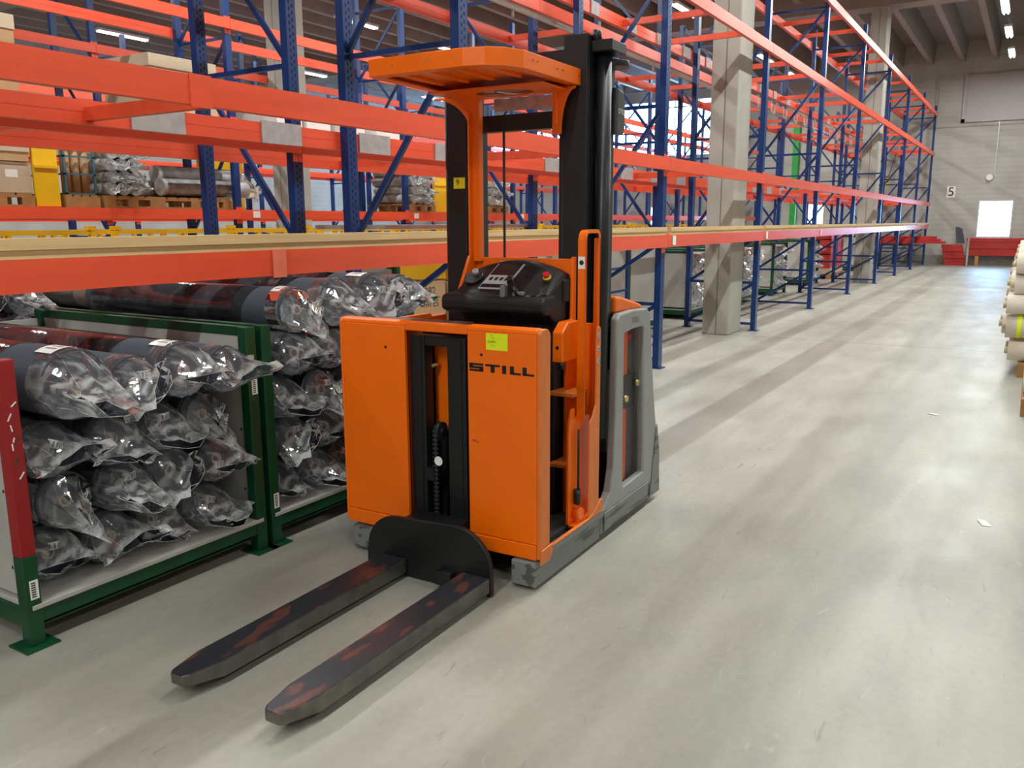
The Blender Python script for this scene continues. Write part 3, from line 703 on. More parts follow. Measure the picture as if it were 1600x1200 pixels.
# ================================================================ wrapped rolls
R0 = .1125
def bag_mesh(seed, r=R0, n=22):
    """loose end of a plastic sleeve: round at the roll, falling to a flat creased lip"""
    rnd = random.Random(seed); m = MB()
    phi = rnd.uniform(-.7, .7) + (PI / 2 if rnd.random() < .35 else 0); length = rnd.uniform(.13, .21)
    wid = r * rnd.uniform(.95, 1.3); dropz = -r * rnd.uniform(.1, .7); dropx = r * rnd.uniform(-.4, .5)
    ph = [rnd.uniform(0, 2 * PI) for _ in range(6)]; amp = [rnd.uniform(.5, 1.3) for _ in range(3)]
    rows = [(.10, 0, 1.02), (.02, 0, 1.035), (-.02, .10, 1.0), (-length * .42, .45, .95), (-length * .75, .82, .95), (-length, 1.0, 1.05)]
    vs = []
    for (y, s, k) in rows:
        for i in range(n):
            a = 2 * PI * i / n
            cx, cz = r * k * math.cos(a), r * k * math.sin(a)
            fx, fz = wid * k * math.cos(a), .13 * r * math.sin(a) + .16 * r * math.sin(2 * a + ph[0])
            gx = fx * math.cos(phi) - fz * math.sin(phi) + dropx; gz = fx * math.sin(phi) + fz * math.cos(phi) + dropz
            x = cx * (1 - s) + gx * s; z = cz * (1 - s) + gz * s
            fold = (.10 * amp[0] * math.sin(3 * a + ph[1]) + .08 * amp[1] * math.sin(5 * a + ph[2]) + .05 * amp[2] * math.sin(9 * a + ph[3])) * r * 3.2 * (s * (1.25 - s))
            x += fold * math.cos(a + ph[4] * .3); z += fold * math.sin(a + ph[4] * .3)
            j = .007 * min(1, 3 * s)
            vs.append((x + rnd.uniform(-j, j), y + (rnd.uniform(-.02, .02) + .04 * math.sin(2 * a + ph[5])) * s * s, z + rnd.uniform(-j, j)))
    k = len(rows); fs = []
    for j in range(k - 1):
        for i in range(n):
            a, b, c_, d = j * n + i, j * n + (i + 1) % n, (j + 1) * n + (i + 1) % n, (j + 1) * n + i
            if j >= 1: fs += [(a, b, c_), (a, c_, d)] if (i + j + seed) % 2 else [(a, b, d), (b, c_, d)]
            else: fs.append((a, b, c_, d))
    m.add(vs, fs)
    for q in range(7):                                   # folded edges of the film read as pale lines
        i = rnd.randrange(n); di = rnd.choice((-1, 0, 1)); r0 = rnd.choice((1, 2))
        pts = [Vector(vs[j * n + (i + di * (j - r0)) % n]) for j in range(r0, k)]
        m.tube([p + (p - Vector((0, p.y, 0))) * .01 for p in pts], rnd.uniform(.0009, .002), n=5, mi=1)
    lip = [Vector(vs[(k - 1) * n + i % n]) for i in range(n + 1)]
    m.tube(lip, .0012, n=5, mi=1)
    return m.mesh('film_end', [FILM, CREASE])
BAGS = [bag_mesh(s) for s in (3, 8, 11, 19, 24, 31, 42)]
def arc_label(r, a0, a1, y0, y1, name='label'):
    m = MB(); n = 8; rr = r * 1.045
    def strip(a0, a1, y0, y1, mi, rr):
        vs = []
        for i in range(n + 1):
            a = math.radians(a0 + (a1 - a0) * i / n)
            vs += [(rr * math.cos(a), y0, rr * math.sin(a)), (rr * math.cos(a), y1, rr * math.sin(a))]
        m.add(vs, [(2 * i, 2 * i + 1, 2 * i + 3, 2 * i + 2) for i in range(n)], mi, True)
    strip(a0, a1, y0, y1, 0, rr)
    w_ = (y1 - y0); da = a1 - a0
    for i in range(7): strip(a0 + da * .08, a0 + da * .22, y0 + w_ * (.12 + .1 * i), y0 + w_ * (.12 + .1 * i + .05), 1, rr * 1.003)
    for i in range(3): strip(a0 + da * (.35 + .18 * i), a0 + da * (.42 + .18 * i), y0 + w_ * .15, y0 + w_ * .8, 1, rr * 1.003)
    return m.mesh(name, [PAPER, mat('faint_print', srgb(120, 120, 124), .6)])
LABELS = [arc_label(R0, 60, 118, .03, .14), arc_label(R0, 20, 70, .015, .06), arc_label(R0, 75, 125, .04, .10), None, arc_label(R0, 5, 40, .0, .045)]
def tag_mesh(seed):
    rnd = random.Random(seed); m = MB(); a = rnd.uniform(-.5, .3); r = R0
    cx, cz = rnd.uniform(-.06, .04), rnd.uniform(-.03, .06); wv = Vector((math.cos(a), 0, math.sin(a))); hv = Vector((-math.sin(a), 0, math.cos(a)))
    vs = []
    for i in range(5):
        for j in (0, 1):
            p = Vector((cx, -.05 - .012 * math.sin(i * .9), cz)) + wv * (.065 * (i / 4 - .5)) + hv * (.032 * (j - .5)); vs.append(p)
    m.add(vs, [(2 * i, 2 * i + 1, 2 * i + 3, 2 * i + 2) for i in range(4)], 0)
    vs2 = [v + Vector((0, -.0008, 0)) for v in vs]
    q = []
    for i in range(4):
        c0 = vs2[2 * i] * .85 + vs2[2 * i + 1] * .15; c1 = vs2[2 * i] * .2 + vs2[2 * i + 1] * .8
        d0 = c0 * .6 + (vs2[2 * i + 2] * .85 + vs2[2 * i + 3] * .15) * .4; d1 = c1 * .6 + (vs2[2 * i + 2] * .2 + vs2[2 * i + 3] * .8) * .4
        q += [c0, c1, d1, d0]
    m.add(q, [(4 * i, 4 * i + 1, 4 * i + 2, 4 * i + 3) for i in range(4)], 1)
    return m.mesh('tag', [PAPER, mat('faint_print', srgb(120, 120, 124), .6)])
TAGS = [tag_mesh(5), None, tag_mesh(9), tag_mesh(14), None]
_cyl = {}
def roll_meshes(L, fab, key):
    if key in _cyl: return _cyl[key]
    b = MB().cyl((0, 0, 0), (0, L, 0), R0, n=36); b = b.mesh('fabric_body', [fab])
    c_ = MB().cyl((0, -.012, 0), (0, .02, 0), .026, n=18).cyl((0, -.0125, 0), (0, -.011, 0), .018, n=14, mi=1).mesh('core', [CORE, COREIN])
    n = 36; vs = []; rnd = random.Random(4)
    ysn = [min(.34, L * .4), .6 * L, .8 * L, L - .05]
    for y in ysn:
        for i in range(n):
            a = 2 * PI * i / n; rr = R0 * (1.022 + .012 * math.sin(3 * a + y * 4) + .006 * math.sin(9 * a + y * 9))
            vs.append((rr * math.cos(a), y, rr * math.sin(a)))
    s = MB(); s.add(vs, [(j * n + i, j * n + (i + 1) % n, (j + 1) * n + (i + 1) % n, (j + 1) * n + i) for j in range(len(ysn) - 1) for i in range(n)], 0, True)
    _cyl[key] = (b, c_, s.mesh('film_sleeve', [FILMT])); return _cyl[key]
ROLLN = [0]
def wrapped_roll(x, y, z, label, group, D=.225, L=1.6, fab=None, bag=True, sleeve=True, lab=None, tg=None, rz=0.0, name='wrapped_roll', key='std', yscale=1.0):
    i = ROLLN[0]; ROLLN[0] += 1
    b, c_, s = roll_meshes(L, fab or FAB, key + str(L))
    t = thing(name, label, 'roll', (x, y, z), rz, group); k = D / (2 * R0); t.scale = (k, yscale, k)
    part('fabric_body', b, t); part('core', c_, t)
    if sleeve: part('film_sleeve', s, t)
    if bag: part('film_end', BAGS[(i * 3 + 1) % 7], t, rot=(0, (i * 1.1) % .7 - .3, 0))
    lm = LABELS[lab % 5] if lab is not None else LABELS[(i * 2) % 5]
    if lm: part('label', lm, t)
    if bag:
        tm = TAGS[tg % 5] if tg is not None else TAGS[i % 5]
        if tm: part('tag', tm, t)
    return t

# ---------------------------------------------------------------- green stillages
def stillage(x0, x1, yf, depth, h, label, red_left=False, panels=(True, True), group=None, deckm=None, zd=.165):
    t = thing('stillage', label, 'stillage', (x0, yf, 0), 0, group); W = x1 - x0; pw = .058
    for px in (0, W - pw):
        for py in (0, depth - pw):
            p = MB().box(px, px + pw, py, py + pw, .008, h)
            pf = (px == 0 and py == 0)
            if red_left and pf:
                p = MB().box(px, px + pw, py, py + pw, .008, .36); p.box(px, px + pw, py, py + pw, .36, h, 1)
            po = p.build('post', [GREEN, mat('chipped_red_paint', srgb(150, 22, 24), .4, col2=srgb(60, 52, 44), thr=.33, scale=9)], t, bevel=.004)
            B(px - .035, px + pw + .035, py - .035, py + pw + .035, 0, .008).build('foot_plate', GREEN, po)
            if red_left and pf:
                m = MB(); rnd = random.Random(2)
                for z in (.93, .88, .84, .80, .77, .66):
                    a = rnd.uniform(.01, .03); m.bar((px + a, -.0005, z), (px + a + rnd.uniform(-.015, .02), -.0005, z + rnd.uniform(.015, .03)), .004, .004)
                m.build('scratch', PAPER, po)['kind'] = 'stuff'
            if py == 0:
                lz = .19 if pf else .78
                B(px + .018, px + .05, -.0015, -.0002, lz, lz + .075).build('barcode_label', PAPER, po)
                bm_ = MB()
                for i in range(7): bm_.box(px + .023, px + .040, -.002, -.0015, lz + .008 + .009 * i, lz + .013 + .009 * i)
                bm_.build('barcode', INK, po)
                if not pf:
                    B(px + .006, px + .04, -.0015, -.0002, lz + .11, lz + .19).build('barcode_label', mat('worn_label', srgb(196, 190, 170), .6, col2=srgb(110, 104, 90), thr=.45, scale=60), po)
    B(pw, W - pw, .004, .034, zd - .075, zd - .02).build('base_rail', GREEN, t, bevel=.003)
    B(pw, W - pw, .036, .056, zd - .105, zd - .097).build('base_rail', GREEN, t)
    B(pw, W - pw, depth - .05, depth - .01, zd - .075, zd - .02).build('base_rail', GREEN, t, bevel=.003)
    for px in (.01, W - .05): B(px, px + .04, pw, depth - pw, zd - .09, zd - .02).build('base_rail', GREEN, t)
    for px in (.25, .55, .85): B(px, px + .05, .04, depth - .05, zd - .07, zd - .02).build('base_rail', GREEN, t)
    B(.02, W - .02, -.004, depth, zd - .018, zd).build('deck_board', deckm or PLY, t, bevel=.002)
    for px, on in ((pw * .3, panels[0]), (W - pw * .3 - .016, panels[1])):
        if on: 
            o = B(px, px + .016, pw + .001, depth - pw - .001, zd + .03, h - .045)
            o.box(px, px + .016, pw * .98, pw, zd + .03, h - .045, 1)
            pn = o.build('side_panel', [PLY, PLYE], t)
            for z in (.3, .6, .95):
                if z < h - .1: MB().cyl((px - .001, .1, z), (px + .017, .1, z), .007, n=8).build('screw', INK, pn)
        B(px - .005, px + .03, pw, depth - pw, h - .045, h).build('top_rail', GREEN, t, bevel=.003)
    B(pw, W - pw, depth - .03, depth - .012, zd, h - .05).build('back_panel', PLY, t)
    return t
YF = 3.07
S1 = (1.535, 2.70); S2 = (2.735, 3.90)
stillage(*S1, YF, 1.75, 1.10, 'green stillage with a red chipped left post, nearest the camera', True)
stillage(*S2, YF, 1.75, 1.10, 'green stillage half hidden behind the left side of the lift truck')
# plywood stack in stillage 1 leaning along its right panel
names_r = ['bottom', 'third', 'second', 'top']; names_c = ['leftmost', 'second from left', 'third from left', 'rightmost']
def fill(x0, yf, what, n_rows, grp, D=.225, deck=.165, fab=None, dx=.24, bag=True, ncol=4, L=1.6, sleeve=True, key='std', skip=()):
    for r in range(n_rows):
        for c_ in range(ncol):
            if (r, c_) in skip: continue
            off = (r % 2) * .055; z = deck + D / 2 + r * (D * .97 if D < .23 else D)
            x = x0 + .085 + D / 2 + c_ * dx + off
            rn = (['bottom', 'middle', 'upper'] if n_rows == 3 else ['lowest', 'second lowest', 'third', 'upper'])[r] + ' layer'
            jig = random.Random(r * 10 + c_).uniform(-.03, .03)
            wrapped_roll(x, yf + [.17, .12, .09, .06][r] + jig, z, 'wrapped dark roll, %s in the %s of %s' % (names_c[c_], rn, what), grp, D=D, fab=fab, bag=bag, L=L, sleeve=sleeve, key=key)
fill(S1[0], YF, 'the red posted stillage', 3, 'rolls in the near green stillage')
for i, (x, z, D) in enumerate([(1.80, .975, .27), (2.055, .935, .225), (2.29, .955, .235), (2.52, .925, .21)]):
    wrapped_roll(x, YF + .0 - .02 * (i == 0), z, 'dark blue fabric roll on top of the red posted stillage, %s' % names_c[i], 'rolls in the near green stillage', D=D, lab=[0, 1, 0, 3][i], tg=[4, 0, 1, 1][i])
fill(S2[0], YF, 'the half hidden stillage', 4, 'rolls in the half hidden stillage')
for i, (x, z, D, y) in enumerate([(3.0, 1.15, .22, .04), (3.255, 1.167, .25, .0), (3.52, 1.172, .26, -.02), (3.79, 1.162, .24, .0)]):
    wrapped_roll(x, YF + y, z, 'dark blue fabric roll heaped on the half hidden stillage, %s' % names_c[i], 'rolls in the half hidden stillage', D=D, lab=[2, 1, 0, 3][i], tg=[1, 1, 0, 0][i])
# rolls in the second rack, seen end on at far left
SB = (1.70, 2.85)
stillage(*SB, 5.02, 1.75, 1.0, 'green stillage of rolls under the second rack, behind the red posted one')
for i, (x, z, D) in enumerate([(1.9, .93, .23), (2.16, .93, .23), (2.42, .93, .23), (2.66, .95, .22), (2.70, 1.145, .20), (2.46, 1.14, .19), (2.05, 1.14, .20)]):
    wrapped_roll(x, 5.0, z, 'dark roll in the far green stillage under the second rack, %s' % ['upper row, leftmost', 'upper row, second', 'upper row, third', 'upper row, rightmost', 'heaped on top, right', 'heaped on top, middle', 'heaped on top, left'][i], 'rolls under the second rack', D=D, L=1.6)
SB2 = (2.95, 4.10)
stillage(*SB2, 5.02, 1.75, 1.0, 'green stillage of rolls under the second rack, behind the half hidden one')
for i, (x, z, D, f) in enumerate([(3.15, .92, .23, FAB), (3.42, .92, .23, FAB), (3.68, .92, .23, FAB), (3.93, .92, .22, FAB), (3.30, 1.135, .21, FABW), (3.62, 1.13, .20, FAB), (3.88, 1.13, .20, FAB)]):
    wrapped_roll(x, 5.0, z, '%s roll in the stillage behind the half hidden one, %s' % ('pale' if f == FABW else 'dark', ['upper row, leftmost', 'upper row, second', 'upper row, third', 'upper row, rightmost', 'heaped on top, left', 'heaped on top, middle', 'heaped on top, right'][i]), 'rolls under the second rack', D=D, L=1.6, fab=f, key='w' if f == FABW else 'std')

# ---------------------------------------------------------------- boxes behind the truck
def carton(x, y, z, lx, ly, lz, label, m=CARD, text=None, group=None, lab=False, lid=False, rz=0):
    t = thing('cardboard_box', label, 'box', (x, y, z), rz, group)
    B(0, lx, 0, ly, 0, lz).build('carton', m, t, bevel=.004)
    B(lx * .0 + .001, lx - .001, ly * .47, ly * .53, lz, lz + .0015).build('tape_strip', mat('brown_tape', srgb(150, 112, 70), .35), t)
    if lid:
        B(-.012, lx + .012, -.012, ly + .012, lz - .14, lz + .012).build('lid', CARD2, t, bevel=.004)
    if text:
        for i, (tx, sz, dz) in enumerate(text): part('print', text_mesh(tx, sz, INK, .0003), t, (lx * .5, -.0006, lz * dz), ROT_Y)
    if lab:
        B(lx * .62, lx * .8, -.002, -.0005, lz * .5, lz * .75).build('label', PAPER, t)
    return t
carton(6.42, 5.05, .40, .52, .5, .60, 'brown cardboard box printed TAPES behind the truck mast', text=[('082', .12, .84), ('TAPES', .10, .64)])
carton(6.98, 5.05, .40, .45, .5, .58, 'brown cardboard box with a white and red label, right of the TAPES box', lab=True)
def pallet(x, y, z, lx, ly, label, group=None, m=None, cat='pallet'):
    t = thing('wooden_pallet', label, cat, (x, y, z), 0, group); mm = m or WOODD
    d = MB()
    nb = max(4, int(lx / .17))
    for i in range(nb): d.box(lx * i / nb, lx * i / nb + lx / nb - .03, 0, ly, .122, .144)
    for j in (0, ly / 2 - .05, ly - .1):
        for i in (0, lx / 2 - .07, lx - .14): d.box(i, i + .14, j, j + .1, .022, .10)
        d.box(0, lx, j, j + .1, .10, .122); d.box(0, lx, j, j + .1, 0, .022)
    d.build('pallet_frame', mm, t); return t
pallet(6.25, 5.0, .0, 1.3, .8, 'wooden pallet under the TAPES boxes'); 
B(6.25, 7.5, 5.0, 5.8, .146, .398).build('stack', CARD2); o = bpy.data.objects['stack']; o.name = 'cardboard_tray'; tag(o, 'flat pale cardboard tray on the pallet under the TAPES boxes', 'tray')

# plywood sided stillages with silver wrapped rolls, standing behind the front rack
def bundle(x, y, z, what, nr, nc, D, label_f, group, L=1.1):
    for r in range(nr):
        for c_ in range(nc):
            wrapped_roll(x + D / 2 + c_ * D * 1.02 + (r % 2) * D * .15, y, z + D / 2 + r * D * .93, label_f % (['lowest', 'second', 'third', 'fourth', 'topmost'][min(r, 4)], ['left', 'middle', 'right', 'far right'][min(c_, 3)]), group, D=D, L=L, fab=FABG, bag=(r + c_) % 2 == 0, sleeve=False, key='silv', lab=3, tg=1)
YB = 4.70
BX = [('just left of the truck mast', 4.99, 1.2), ('right of the mast, closed by a board', 10.75, 1.34), ('left of the near concrete column', 13.16, 1.12), ('behind the near concrete column', 14.45, 1.12),
      ('first after the near column', 16.12, 1.12), ('second after the near column', 18.42, 1.12), ('third after the near column', 21.8, 1.12), ('fourth after the near column', 29.0, 1.12)]
for k, (w_, x, h) in enumerate(BX):
    y = 4.98 if k == 0 else YB
    stillage(x, x + 1.15, y, 1.7, h, 'green stillage with grey plywood sides, %s' % w_, group=None)
    if k == 1:
        tag(B(x + .06, x + 1.09, y + .04, y + .056, .17, h - .03).build('grey_board', PLY, bevel=.002), 'large pale board closing the stillage right of the truck mast', 'board')
    elif k:
        bundle(x + .075, y + .04, .17, w_, 4, 4, .235, 'silver wrapped roll, %s row, %s one, stillage ' + w_, 'silver rolls, stillage ' + w_, L=1.3)
for c_ in range(2):
    for r in range(5):
        t = thing('red_crate', 'red plastic crate under the second rack near the far column, %s stack, %s' % (['left', 'right'][c_], ['lowest', 'second', 'middle', 'fourth', 'topmost'][r]), 'crate', (24.6 + .95 * c_, 4.75, .30 + .2 * r), 0, 'red crates near the far column')
        m = MB().box(0, .85, 0, .02, 0, .17).box(0, .85, .58, .6, 0, .17).box(0, .02, .02, .58, 0, .17).box(.83, .85, .02, .58, 0, .17).box(.02, .83, .02, .58, 0, .02)
        m.build('crate_shell', mat('red_crate_plastic', srgb(190, 50, 40), .4), t)
        B(-.012, .862, -.012, .0, .17, .195).box(-.012, .862, .6, .612, .17, .195).build('rim', mat('red_crate_plastic', srgb(190, 50, 40), .4), t)
pallet(24.5, 4.72, 0, 2.1, .8, 'wooden pallet under the red crates near the far column')
tag(B(24.6, 26.5, 4.75, 5.4, .146, .295).build('cardboard_tray', CARD2), 'flat cardboard tray under the red crates near the far column', 'tray')
# grey panels leaning in the stillage left of the mast
for i, (x0, y0, z0, x1, z1) in enumerate([(5.2, 5.06, .17, 6.04, 1.18), (5.08, 5.12, .17, 5.75, 1.28)]):
    tag(B(x0, x1, y0, y0 + .02, z0, z1).build('grey_board', PLY, bevel=.002), ['grey board standing upright in the stillage left of the mast, front one', 'grey board standing upright in the stillage left of the mast, rear one'][i], 'board')
# low dark blue ladder frame leaning between the front racks
lf = thing('ladder', 'dark blue ladder frame standing right of the truck mast', 'ladder', (9.62, 4.62, 0))
for px in (0, .90): B(px, px + .035, 0, .035, 0, 1.45).build('stile', BLUE, lf)
for i, z in enumerate((.35, .66, .96, 1.22)): B(.035, .90, .005, .03, z, z + .03).build('rung', BLUE, lf)
# ---------------------------------------------------------------- yellow stillages in the hidden aisle
def yellow_still(x, y, L, D, label):
    t = thing('yellow_stillage', label, 'stillage', (x, y, 0), 0, 'yellow stillages in the hidden aisle')
    for px in (0, L - .05):
        for py in (0, D - .05): B(px, px + .05, py, py + .05, 0, 1.52).build('post', YEL, t)
    for py in (0, D - .05): B(.05, L - .05, py + .01, py + .04, 1.485, 1.525).build('top_rail', YEL, t)
    for px in (0, L - .05): B(px + .01, px + .04, .05, D - .05, 1.485, 1.525).build('top_rail', YEL, t)
    for fx in (.33, .66): B(L * fx, L * fx + .035, .01, .04, 1.22, 1.485).build('stile', YEL, t); B(L * fx, L * fx + .035, D - .04, D - .01, 1.22, 1.485).build('stile', YEL, t)
    B(.05, L - .05, .012, .02, .2, 1.2).build('side_sheet', YEL, t); B(.05, L - .05, D - .02, D - .012, .2, 1.2).build('side_sheet', YEL, t)
    for px in (0, L - .012): B(px, px + .012, .05, D - .05, .2, 1.2).build('end_sheet', YEL, t)
    B(0.05, L - .05, .05, D - .05, .15, .18).build('base', YEL, t)
    for px in (.0, L - .07): B(px, px + .07, -.01, .06, 1.525, 1.56).build('stacking_cup', YEL, t)
    return t
x = 3.4; i = 0
while x < 20:
    yellow_still(x, 7.15, 1.15, .85, 'yellow steel stillage in the hidden aisle, %s' % (['far left of the view', 'left of the first blue post', 'between the blue posts left of the mast', 'behind the mast', 'right behind the mast', 'behind the near column'][min(i, 5)] if i < 6 else '%s of those right of the column' % ['nearest', 'second', 'third', 'fourth', 'fifth', 'sixth', 'farthest'][i - 6]))
    x += 1.32; i += 1

# ---------------------------------------------------------------- goods on the third rack
ZC1, ZC2 = LC[0] + .002, LC[1] + .002
def goods_pallet(x, y, z, lx, lab_): return pallet(x, y, z, lx, .8, lab_)
# deck bars carrying the pallets are the beams themselves (pallets span front to rear)
pallet(4.62, 9.5, ZC1, .74, 1.05, 'wooden pallet under the long pale cartons at far left')
carton(4.62, 9.52, ZC1 + .146, .74, .9, .33, 'long pale carton, lower of the pair at far left on the third rack', CARD2, lab=True)
carton(4.62, 9.5, ZC1 + .482, .72, .9, .24, 'long pale carton, upper of the pair at far left on the third rack', CARD, lid=True)
def panel(name, x0, x1, y0, z0, z1, label, m=YEL, th=.05):
    t = thing(name, label, 'panel', (x0, y0, z0))
    o = MB().box(0, x1 - x0, 0, th, 0, z1 - z0).build('sheet', m, t, bevel=.01)
    B(0, x1 - x0, -.02, 0, (z1 - z0) * .5, (z1 - z0) * .5 + .03).build('stiffener', m, t)
    return t
panel('yellow_partition', 5.38, 5.66, 9.50, ZC1, 2.62, 'tall yellow steel panel at far left, right of the long cartons')
pallet(5.72, 9.5, ZC1, .42, 1.0, 'narrow wooden pallet under the teal cage')
tc_ = thing('teal_cage', 'teal wire cage holding brown cardboard tubes on the third rack', 'cage', (5.74, 9.52, ZC1 + .146))
for px in (0, .36):
    for py in (0, .9): B(px, px + .025, py, py + .025, 0, .62).build('post', TEAL, tc_)
for z in (.0, .22, .42, .6): B(.0, .385, 0, .02, z, z + .018).build('rail', TEAL, tc_); B(.0, .02, 0, .92, z, z + .018).build('rail', TEAL, tc_)
for i in range(3):
    tag(MB().cyl((5.81 + .115 * i, 9.62, ZC1 + .166), (5.81 + .115 * i, 9.62, ZC1 + .75), .05, n=18).build('cardboard_tube', CARD), 'brown cardboard tube standing in the teal cage, %s' % ['left', 'middle', 'right'][i], 'tube', 'tubes in the teal cage')
pallet(6.2, 9.5, ZC1, .75, 1.0, 'wooden pallet under the stack of silver roll ends')
def roll_stack(x, y, z, nc, nr, D, where, grp, fab=FABG, L=.9, bag=True, key='silv', rz=0):
    for r in range(nr):
        for c_ in range(nc):
            wrapped_roll(x + D / 2 + c_ * D * 1.02 + (r % 2) * D * .2, y, z + D / 2 + r * D * .92, 'silver wrapped roll end, %s row, %s, %s' % (['lowest', 'second', 'third', 'fourth', 'top'][r], ['left', 'middle', 'right'][c_ % 3], where), grp, D=D, L=L, fab=fab, bag=bag, sleeve=False, key=key, lab=3, tg=1)
roll_stack(6.24, 9.52, ZC1 + .148, 3, 4, .155, 'stack left of the long rolls', 'silver roll ends left of the long rolls')
pallet(6.97, 9.6, ZC1, 1.2, .85, 'wooden pallet under the long silver rolls on the third rack')
for i, (dy, dz, D, x0, L) in enumerate([(.12, .02, .22, 7.10, 1.5), (.42, .0, .22, 7.0, 1.45), (.28, .19, .22, 7.15, 1.35)]):
    t = wrapped_roll(x0 + L, 9.45 + dy + .12, ZC1 + .148 + D / 2 + dz, ['long silver wrapped roll lying along the third rack, front one', 'long silver wrapped roll lying along the third rack, rear one', 'long silver wrapped roll lying on top of the other two'][i], 'long silver rolls on the third rack', D=D, L=L, fab=FABG, key='silvlong', sleeve=True, lab=3, tg=1, rz=PI / 2)
panel('yellow_partition', 8.22, 9.02, 10.30, ZC1, 2.66, 'tall yellow steel panel between the long silver rolls and the concrete column')
pallet(12.05, 9.5, ZC1, .75, 1.0, 'wooden pallet under the silver roll ends left of the truck mast')
roll_stack(12.1, 9.52, ZC1 + .148, 3, 4, .17, 'stack left of the truck mast', 'silver roll ends left of the truck mast')
panel('yellow_partition', 12.9, 13.9, 9.6, ZC1, 2.75, 'yellow steel panel just left of the truck mast')
pallet(14.6, 9.5, ZC1, .75, 1.0, 'wooden pallet under the silver roll ends seen through the truck mast')
roll_stack(14.65, 9.52, ZC1 + .148, 3, 4, .2, 'stack seen through the truck mast', 'silver roll ends seen through the mast')
# second level cartons
for i, (x, y, z, lx, ly, lz, lab_, mm, lid) in enumerate([
    (4.62, 9.6, ZC2, .76, .85, .80, 'large brown carton with a folded lid at the top left corner', CARD, True),
    (6.95, 9.5, ZC2, 1.0, .95, .66, 'large lidded carton on the second level, left of the dark post', CARD2, True),
    (9.0, 9.5, ZC2, .5, .9, .42, 'white carton on the second level right of the column, first', WHITE, False),
    (9.6, 9.5, ZC2, .5, .9, .42, 'white carton on the second level right of the column, second', WHITE, False),
    (10.3, 9.5, ZC2, .6, .9, .40, 'white carton on the second level right of the column, third', WHITE, False),
    (11.2, 9.5, ZC2, .6, .9, .42, 'white carton on the second level behind the overhead guard', WHITE, False),
    (2.7, 9.5, ZC1, 1.1, .9, .7, 'pale carton beyond the left edge on the third rack', CARD2, False),
    (5.4, 12.6, ZC1, 1.1, .9, .8, 'brown carton on the fourth rack behind the yellow panel', CARD, False),
    (9.4, 12.6, ZC1, 1.4, .9, .35, 'flat pale carton on the fourth rack right of the concrete column', CARD2, False)]):
    carton(x, y, z, lx, ly, lz, lab_, mm, lid=lid)
# grey bench top seen above the planks and a green post in the back
tag(B(6.0, 8.6, 5.02, 5.9, 1.52, 1.56).build('grey_sheet', ZINC), 'long grey metal sheet lying at the lowest level of the second rack', 'sheet')
gp_ = thing('green_column', 'narrow green steel column standing near the far wall', 'column', (34.3, 8.05, 0))
B(0, .2, 0, .22, 0, 5.6).build('shaft', mat('bright_green_paint', srgb(40, 150, 60), .5), gp_); B(-.05, .25, -.05, .27, 0, .03).build('base_plate', GREEN, gp_)

# ---------------------------------------------------------------- right hand side: pale rolls on pallets
PR = [(7.85, -.98, 'nearest pallet at the right edge'), (9.85, -.92, 'second pallet at the right edge'), (12.0, -.90, 'third pallet along the right edge'), (14.2, -.90, 'fourth pallet along the right edge'), (16.5, -.9, 'fifth pallet along the right edge')]
for k, (x, y, w_) in enumerate(PR): pallet(x, y, 0, 1.2, .94, 'wooden pallet under pale rolls, ' + w_)
def pale(x, y, z, D, lab_, L=1.1, bag=False, yl=False):
    t = wrapped_roll(x, y, z, lab_, 'pale rolls along the right edge', D=D, L=L, fab=FABW, bag=bag, sleeve=False, key='pale', lab=3, tg=1, rz=PI)
    MB().cyl((0, -.03, 0), (0, .0, 0), .036, n=18).cyl((0, -.0305, 0), (0, -.03, 0), .028, n=16, mi=1).build('core_tube', [CARD2, COREIN], t)
    if yl: MB().cyl((0, .10, 0), (0, .14, 0), R0 * 1.02, n=30, cap=False).build('yellow_band', LIME, t)
    return t
rows = [('lowest', .25, .2), ('second', .50, .22), ('third', .73, .2), ('fourth', .93, .2), ('topmost', 1.14, .2)]
for k, (x, y, w_) in enumerate(PR[1:]):
    for r, (rn, z, D) in enumerate(rows):
        for c_ in range(4):
            xx = x + .18 + .27 * c_ + .05 * (r % 2); yy = [.12, .20, .17, .16, .12][r] - .04 * ((c_ + r) % 2) + .02 * k
            pale(xx, yy, z, D + .02 * ((c_ + r) % 2), 'pale fabric roll, %s row, %s, %s' % (rn, ['nearest', 'second', 'third', 'farthest'][c_], w_), yl=(r == 1 and c_ == 0))
tag(B(8.0, 9.0, -.85, -.04, .146, .30).build('white_bag', FABW, bevel=.06, seg=3), 'white bundle on the nearest pallet at the right edge', 'bundle')

# ---------------------------------------------------------------- far wall things
def red_beams(x, y0, y1, z0, n, m_, lab_, grp=None):
    for r in range(n):
        t = thing('loose_beam', lab_ % ['lowest', 'second', 'third', 'fourth', 'fifth', 'sixth'][r], 'beam', (x + .03 * (r % 2), y0 + .03 * r, z0 + .125 * r), 0, grp)
        B(0, .1, 0, y1 - y0, 0, .12).build('beam_body', REDD, t, bevel=.005); B(-.01, .11, -.008, 0, -.0, .12).build('end_plate', REDD, t)
red_beams(34.4, -2.2, 1.92, .36, 5, REDD, 'dark red beam stacked under the far window, %s of the pile', 'red beams under the far window')
for i, y in enumerate((-1.8, .3, 1.6)):
    tag(B(34.3, 34.6, y, y + .12, 0, .355).build('timber_block', WOODD), 'timber block under the red beams at the far wall, %s' % ['right', 'middle', 'left'][i], 'block')
red_beams(34.4, 2.0, 2.68, .0, 6, REDD, 'short dark red beam left of the grey post at the far wall, %s', 'short red beams at the far wall')
tag(B(34.25, 34.33, 1.93, 1.99, 0, 1.05).build('grey_post', CONC), 'thin grey post standing between the two red beam piles', 'post')
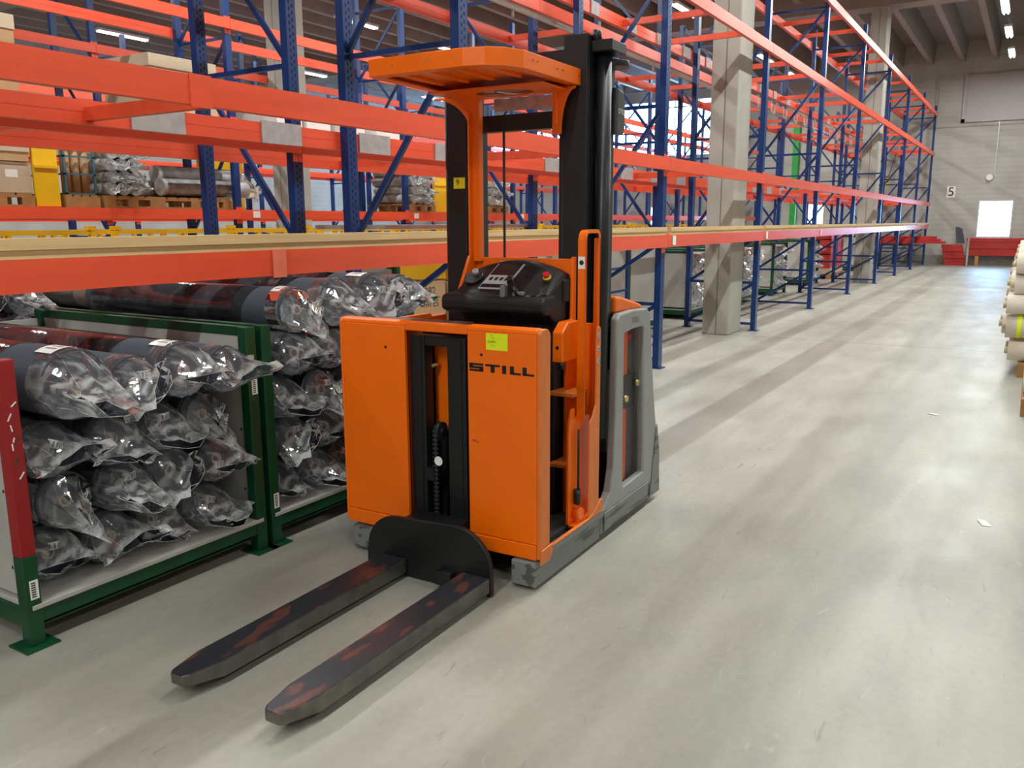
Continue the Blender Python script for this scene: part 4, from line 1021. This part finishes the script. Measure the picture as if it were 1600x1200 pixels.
cb = MB().prism([(2.08, .78), (2.35, .78), (2.42, 1.36), (2.36, 1.38), (2.2, 1.3)], 'x', 34.40, 34.46)
tag(cb.build('folded_chair', mat('charcoal_plastic', srgb(70, 70, 78), .5)), 'dark grey folded seat lying on top of the short red beams', 'seat')
for r in range(3):
    t = thing('loose_beam', 'bright red beam sticking out of the rack into the aisle, %s of three' % ['lowest', 'middle', 'topmost'][r], 'beam', (33.0 + .12 * r, 2.62 + .14 * r, .80 + .085 * r), 0, 'red beams sticking out of the rack')
    B(0, .3, 0, 2.8, 0, .08).build('beam_body', REDD, t, bevel=.004)
tr_ = thing('trestle', 'dark trestle carrying the bright red beams near the far wall', 'trestle', (33.0, 3.7, 0))
for px in (0, .5):
    for py in (0, 1.0): B(px, px + .06, py, py + .06, 0, .72).build('leg', DARK, tr_)
B(0, .56, 0, 1.06, .72, .798).build('top', DARK, tr_)
# wall number, hanging sign, siren, conduit
nb = thing('wall_number', 'white sign with the black number 5 on the far wall', 'sign', (34.79, 2.70, 2.60))
B(-.012, 0, -.14, .14, -.2, .2).build('plate', WHITE, nb)
part('print', text_mesh('5', .44, INK, .001), nb, (-.015, 0, 0), ROT_X)
hs = thing('hanging_sign', 'yellow hanging sign with the black number 05 between the racks', 'sign', (31.4, 4.47, 2.93))
B(-.012, 0, -.16, .13, -.15, .08).build('plate', YLAB, hs); B(-.01, -.004, -.15, .15, .08, .1).build('bar', CARD, hs)
part('print', text_mesh('05', .30, INK, .001), hs, (-.015, 0, .02), ROT_X)
MB().bar((0, -.1, .1), (0, -.3, .9), .02, .02).build('hanger', DARK, hs)
sr = thing('siren', 'round pale siren on the far wall above the window', 'siren', (34.79, 1.53, 3.08))
MB().cyl((-.10, 0, 0), (0, 0, 0), .10, .13, n=24).build('horn', WHITE, sr)
MB().bar((-.02, -.14, .06), (-.02, -.14, 1.9), .02, .02).build('conduit', GALV, sr)
# scraps of paper on the floor
for i, (x, y, a, lab_) in enumerate([(4.89, .08, .4, 'small white paper scrap on the floor at right, nearer one'), (7.58, .56, 1.1, 'small white paper scrap on the aisle floor, farther one')]):
    m = MB(); c_, s_ = math.cos(a), math.sin(a)
    pts = [(-.045, -.02, .001), (.045, -.022, .002), (.05, .018, .006), (-.04, .022, .002)]
    m.add([(p[0] * c_ - p[1] * s_ + x, p[0] * s_ + p[1] * c_ + y, p[2] + z) for z in (0, .0015) for p in pts], [(0, 1, 2, 3), (7, 6, 5, 4), (0, 4, 5, 1), (1, 5, 6, 2), (2, 6, 7, 3), (3, 7, 4, 0)])
    tag(m.build('paper_scrap', PAPER), lab_, 'scrap')
